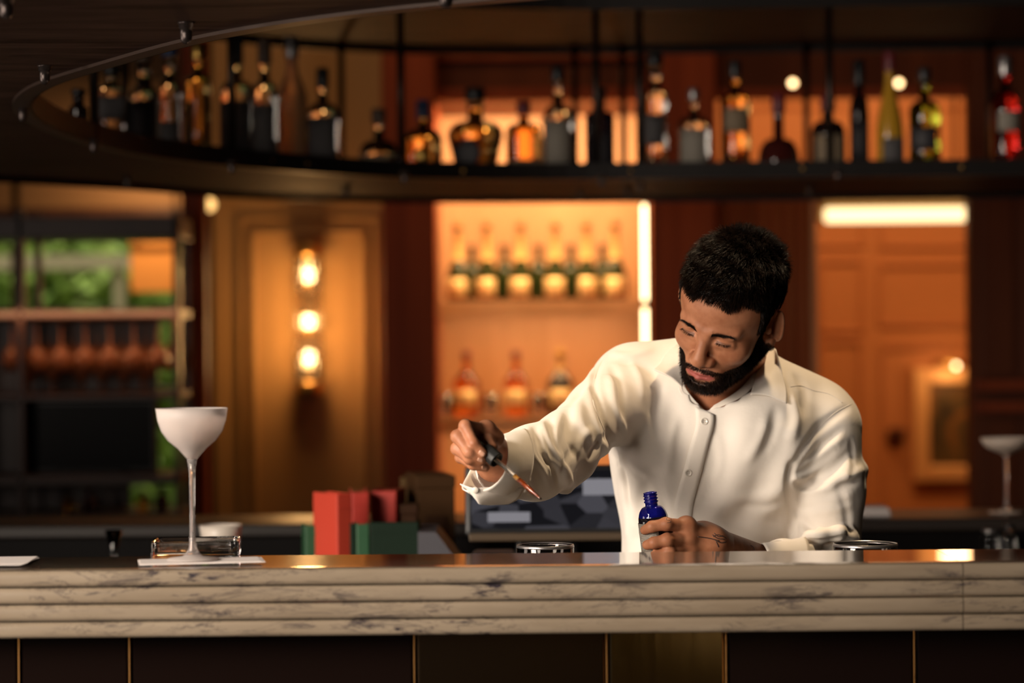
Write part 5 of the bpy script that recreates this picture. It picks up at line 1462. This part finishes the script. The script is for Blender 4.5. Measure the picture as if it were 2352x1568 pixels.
# seams as fine raised ridges
def seam(name, pl, r=.0005, lift=.0002):
    q = []
    for a in catmull(np.array(pl, float), 6):
        p, nn = cast(*a)
        if p is not None: q.append(p + (nn if nn[1] < 0 else -nn) * lift)
    if len(q) > 3: link(name, tube_me(np.array(q) - base, r, 5), cloth, shirt)
seam('yoke_seam', [(1815, 888), (1840, 886), (1870, 897), (1905, 905), (1935, 925)])
seam('armhole_seam', [(1955, 928), (1915, 950), (1870, 995), (1835, 1045)])
seam('armhole_seam', [(1392, 812), (1368, 860), (1362, 920), (1388, 990)])
# collar: two wings and the stand, each a folded sheet of cloth
def lifted(px, py, D, lift):
    p, nn = cast(px, py)
    if p is not None: D = min(D, p[1] - lift) if p[1] < D + .06 else D
    return P(px, py, D)
def sheet(name, rows, thick=.0016, nu=6, nv=6, parent=None, lift=0):
    R_ = [catmull(np.array([lifted(*p, lift) if lift else P(*p) for p in r]), nv) for r in rows]
    k = min(len(r) for r in R_)
    R_ = np.array([r[np.round(np.linspace(0, len(r) - 1, k)).astype(int)] for r in R_])
    Gd = np.stack([catmull(R_[:, j], nu) for j in range(k)], 1)
    return link(name, grid_me(Gd - base, thick), cloth, parent or shirt)
col_l = sheet('collar_wing', [
  [(1768, 786, 3.995), (1779, 800, 3.965), (1781, 806, 3.93)],
  [(1752, 822, 3.955), (1776, 846, 3.935), (1800, 868, 3.925)],
  [(1736, 862, 3.915), (1768, 882, 3.905), (1808, 898, 3.908)],
  [(1724, 904, 3.884), (1764, 908, 3.884), (1808, 926, 3.890)]], .0018, lift=.007)
sheet('collar_stand', [
  [(1762, 800, 3.985), (1750, 830, 3.945), (1722, 868, 3.915), (1690, 900, 3.893), (1640, 930, 3.884)],
  [(1770, 820, 3.985), (1756, 850, 3.950), (1732, 884, 3.915), (1700, 914, 3.891), (1622, 948, 3.884)]], .0016, parent=col_l)
col_r = sheet('collar_wing', [
  [(1570, 775, 3.985), (1560, 786, 3.975), (1548, 796, 3.965)],
  [(1566, 812, 3.945), (1545, 815, 3.938), (1526, 818, 3.935)],
  [(1568, 850, 3.905), (1543, 842, 3.905), (1514, 836, 3.910)],
  [(1566, 892, 3.878), (1540, 868, 3.880), (1499, 849, 3.888)]], .0018, lift=.007)
sheet('collar_stand', [
  [(1572, 800, 3.965), (1571, 840, 3.925), (1572, 880, 3.897), (1590, 912, 3.884), (1622, 944, 3.886)],
  [(1578, 812, 3.965), (1560, 860, 3.915), (1558, 890, 3.890), (1578, 924, 3.882), (1616, 952, 3.885)]], .0016, parent=col_r)
# the back of the collar round the neck
a_ = np.linspace(-.25, PI + .25, 26)
cen = P(1672, 830, 4.005); rows = []
for hgt, rr in ((-.030, .067), (-.008, .069), (.014, .069), (.012, .074), (-.018, .081)):
    rows.append([cen + np.array([rr * .98 * math.cos(t), rr * .80 * math.sin(t), hgt + .012 * math.cos(t) * -1.4]) for t in a_])
link('collar_fall', grid_me(np.array(rows) - base, .0015), cloth, shirt)
# cuffs
def loop_cuff(name, rows, thick=.0016):
    R_ = np.array([catmull(np.array([P(*p) for p in r]), 7, True) for r in rows])
    Gd = np.stack([catmull(R_[:, j], 5) for j in range(R_.shape[1])], 0)
    return link(name, grid_me(Gd - base, thick, True), cloth, shirt)
cf = loop_cuff('cuff', [
  [(1203, 986, 3.600), (1222, 1022, 3.545), (1222, 1075, 3.520), (1200, 1128, 3.528), (1168, 1140, 3.560), (1150, 1100, 3.615), (1165, 1030, 3.635)],
  [(1172, 994, 3.560), (1194, 1030, 3.495), (1190, 1085, 3.470), (1160, 1140, 3.472), (1122, 1152, 3.500), (1112, 1095, 3.570), (1135, 1030, 3.590)],
  [(1152, 1002, 3.535), (1166, 1036, 3.470), (1156, 1088, 3.448), (1118, 1122, 3.440), (1064, 1122, 3.462), (1078, 1084, 3.545), (1112, 1030, 3.565)]])
lathe('cuff_button', [(0, 0), (.0045, 0), (.0048, .0008), (.004, .0018), (0, .0014)], btn, cf, P(1092, 1125, 3.437) - base, 14, Vector((0, -1, -.2)).to_track_quat('Z', 'Y').to_euler())
sheet('cuff_flap', [
  [(1204, 1120, 3.50), (1190, 1146, 3.492), (1168, 1158, 3.50)],
  [(1150, 1118, 3.455), (1140, 1142, 3.456), (1128, 1160, 3.468)],
  [(1088, 1120, 3.436), (1096, 1140, 3.440), (1102, 1158, 3.450)],
  [(1056, 1112, 3.444), (1074, 1126, 3.445), (1096, 1152, 3.452)]], parent=cf)
loop_cuff('cuff', [
  [(1850, 1235, 3.845), (1860, 1270, 3.80), (1855, 1310, 3.80), (1835, 1330, 3.83), (1820, 1300, 3.88), (1830, 1255, 3.885)],
  [(1800, 1243, 3.805), (1806, 1270, 3.762), (1802, 1305, 3.765), (1785, 1325, 3.80), (1775, 1300, 3.845), (1785, 1262, 3.845)],
  [(1750, 1249, 3.765), (1762, 1268, 3.728), (1762, 1295, 3.73), (1745, 1312, 3.755), (1732, 1290, 3.80), (1738, 1262, 3.80)]])
# trousers and shoes, behind the bar
dk = mat('trouser_wool', (.02, .018, .018), .85)
pg = Grid((.08, 3.82, .0), (.56, 4.22, 1.02), .008)
pg.ell((.325, 4.01, .95), (.145, .11, .10), .03)
for s, xx in ((-1, .255), (1, .405)):
    pg.cap((xx, 4.015, .88), (xx + s * .01, 4.0, .50), .085, .065, .04); pg.cap((xx + s * .01, 4.0, .50), (xx + s * .015, 4.03, .07), .064, .052, .03)
V, Q = pg.mesh(); link('trousers', fast_mesh('trousers', V - base, Q), dk, man)
sm_ = mat('shoe_leather', (.012, .010, .010), .3)
for s, xx in ((-1, .24), (1, .42)):
    fg = Grid((xx - .08, 3.78, 0), (xx + .08, 4.14, .14), .006)
    fg.ell((xx, 3.95, .03), (.047, .12, .032), .02); fg.ell((xx, 4.03, .055), (.042, .055, .05), .03)
    V, Q = fg.mesh(); V[:, 2] = np.maximum(V[:, 2], .001); link('shoe', fast_mesh('shoe', V - base, Q), sm_, man)
# dark ring round the wrist under the open cuff
wa = RH['elbow'] - RH['wrist']; wa /= np.linalg.norm(wa); wc = RH['wrist'] + wa * .030
u_ = np.cross(wa, [0, 0, 1.]); u_ /= np.linalg.norm(u_); v_ = np.cross(wa, u_)
ring = np.array([wc + .0272 * (math.cos(q) * u_ + math.sin(q) * v_) for q in np.linspace(0, 2 * PI, 37)])
link('wrist_ring', tube_me(ring - base, .0030, 8), mat('ring_black', (.008, .007, .007), .6), man)
# ================================================================== held things
cob = mat('cobalt_glass', (.010, .012, .30), .04, trans=.55, ior=1.5, coat=.4)
dkl = mat('dark_bitters', (.008, .006, .010), .08, coat=.5)
bax_b = P(1511, 1275, 3.672); bax_t = P(1493, 1130, 3.668)
ax = Vector(bax_t - bax_b); HB = ax.length
t = thing('dropper_bottle', 'open cobalt blue dropper bottle held in the bartender\'s left hand', 'bottle', bax_b)
q = ax.to_track_quat('Z', 'Y').to_euler(); t.rotation_euler = q
Rb = .0228; zn = HB - .019
prof = [(0, .0), (Rb * .9, .0), (Rb, .003), (Rb, zn - .026)]
for a in np.linspace(.1, 1, 8): prof.append((.0098 + (Rb - .0098) * math.cos(a * PI / 2) ** .9, zn - .026 + .024 * math.sin(a * PI / 2)))
prof += [(.0096, zn)]
for k in range(3): z_ = zn + .003 + k * .0048; prof += [(.0096, z_), (.0112, z_ + .0012), (.0112, z_ + .002), (.0096, z_ + .0034)]
prof += [(.0098, HB - .003), (.0108, HB - .0015), (.0102, HB), (.0076, HB), (.0074, HB - .012), (.0078, zn - .004)]
link('glass', lathe_me(prof, 36), cob, t)
link('liquid', lathe_me([(0, .003), (Rb * 1.006, .003), (Rb * 1.008, zn - .026), (Rb * .985, zn - .018), (0, zn - .018)], 32), dkl, t)
lb = mat('bitters_label', (.33, .29, .24), .6); n, l = nt(lb)
tc = n.new('ShaderNodeTexCoord'); wv = n.new('ShaderNodeTexWave'); wv.bands_direction = 'Z'; wv.inputs['Scale'].default_value = 190; no = n.new('ShaderNodeTexNoise'); no.inputs['Scale'].default_value = 700
l.new(tc.outputs['Object'], wv.inputs[0]); l.new(tc.outputs['Object'], no.inputs[0])
mm = n.new('ShaderNodeMath'); mm.operation = 'MULTIPLY'; l.new(wv.outputs['Fac'], mm.inputs[0]); l.new(no.outputs['Fac'], mm.inputs[1])
r_ = n.new('ShaderNodeValToRGB'); r_.color_ramp.elements[0].color = (.36, .32, .27, 1); r_.color_ramp.elements[1].color = (.03, .03, .03, 1); r_.color_ramp.elements[0].position = .30; r_.color_ramp.elements[1].position = .42
l.new(mm.outputs[0], r_.inputs[0]); l.new(r_.outputs[0], bsdf(lb).inputs['Base Color'])
a = np.linspace(PI * 1.0, PI * 1.95, 16)
link('label', grid_me(np.array([[((Rb + .0009) * math.cos(u), (Rb + .0009) * math.sin(u), z_) for z_ in np.linspace(.006, .052, 4)] for u in a])[::-1], .0003), lb, t)
# dropper
c0 = P(1121, 1040, 3.402); c1 = P(1141, 1057, 3.392); tipp = P(1243, 1146, 3.345)
d = (tipp - c1); d /= np.linalg.norm(d)
t = thing('glass_dropper', 'glass pipette of amber bitters with a black rubber cap pinched in his right hand', 'dropper', c1)
t.rotation_euler = Vector(d).to_track_quat('Z', 'Y').to_euler()
Lp = np.linalg.norm(tipp - c1)
capm_ = mat('black_rubber', (.012, .012, .012), .5)
me = lathe_me([(0, -.026), (.0098, -.026), (.0108, -.0245), (.0112, -.001), (.0112, .0), (.0100, .0), (.0096, -.004), (0, -.004)], 40)
co = np.empty(len(me.vertices) * 3, np.float32); me.vertices.foreach_get('co', co); co = co.reshape(-1, 3)
ang = np.arctan2(co[:, 1], co[:, 0]); rr_ = np.hypot(co[:, 0], co[:, 1]); kk = np.where(rr_ > .0105, 1 + .025 * np.sign(np.sin(ang * 20)), 1)
co[:, 0] *= kk; co[:, 1] *= kk; me.vertices.foreach_set('co', co.ravel()); me.update()
link('cap', me, capm_, t)
link('bulb', lathe_me([(0, -.046), (.0045, -.0455), (.0062, -.042), (.0062, -.034), (.0058, -.030), (.0085, -.027), (.0085, -.026), (0, -.026)], 24), capm_, t)
pip = gmat('pipette_glass', (.98, .95, .90), .0, 1.45)
link('pipette', lathe_me([(.0024, -.003), (.0034, -.003), (.0034, Lp * .80), (.0026, Lp * .86), (.0013, Lp - .003), (.0012, Lp), (.0006, Lp), (.0007, Lp - .003), (.0016, Lp * .855), (.0024, Lp * .80), (.0024, -.003)], 24), pip, t)
bit = mat('amber_bitters', (.55, .10, .015), .1, trans=.6, ior=1.36); bit2 = mat('pale_bitters', (.85, .45, .10), .1, trans=.6, ior=1.36)
link('liquid', lathe_me([(0, Lp * .50), (.0029, Lp * .50), (.0029, Lp * .80), (.0021, Lp * .86), (.0009, Lp - .002), (0, Lp - .002)], 20), bit, t)
link('liquid_meniscus', lathe_me([(0, Lp * .40), (.0029, Lp * .40), (.0029, Lp * .498), (0, Lp * .498)], 20), bit2, t)
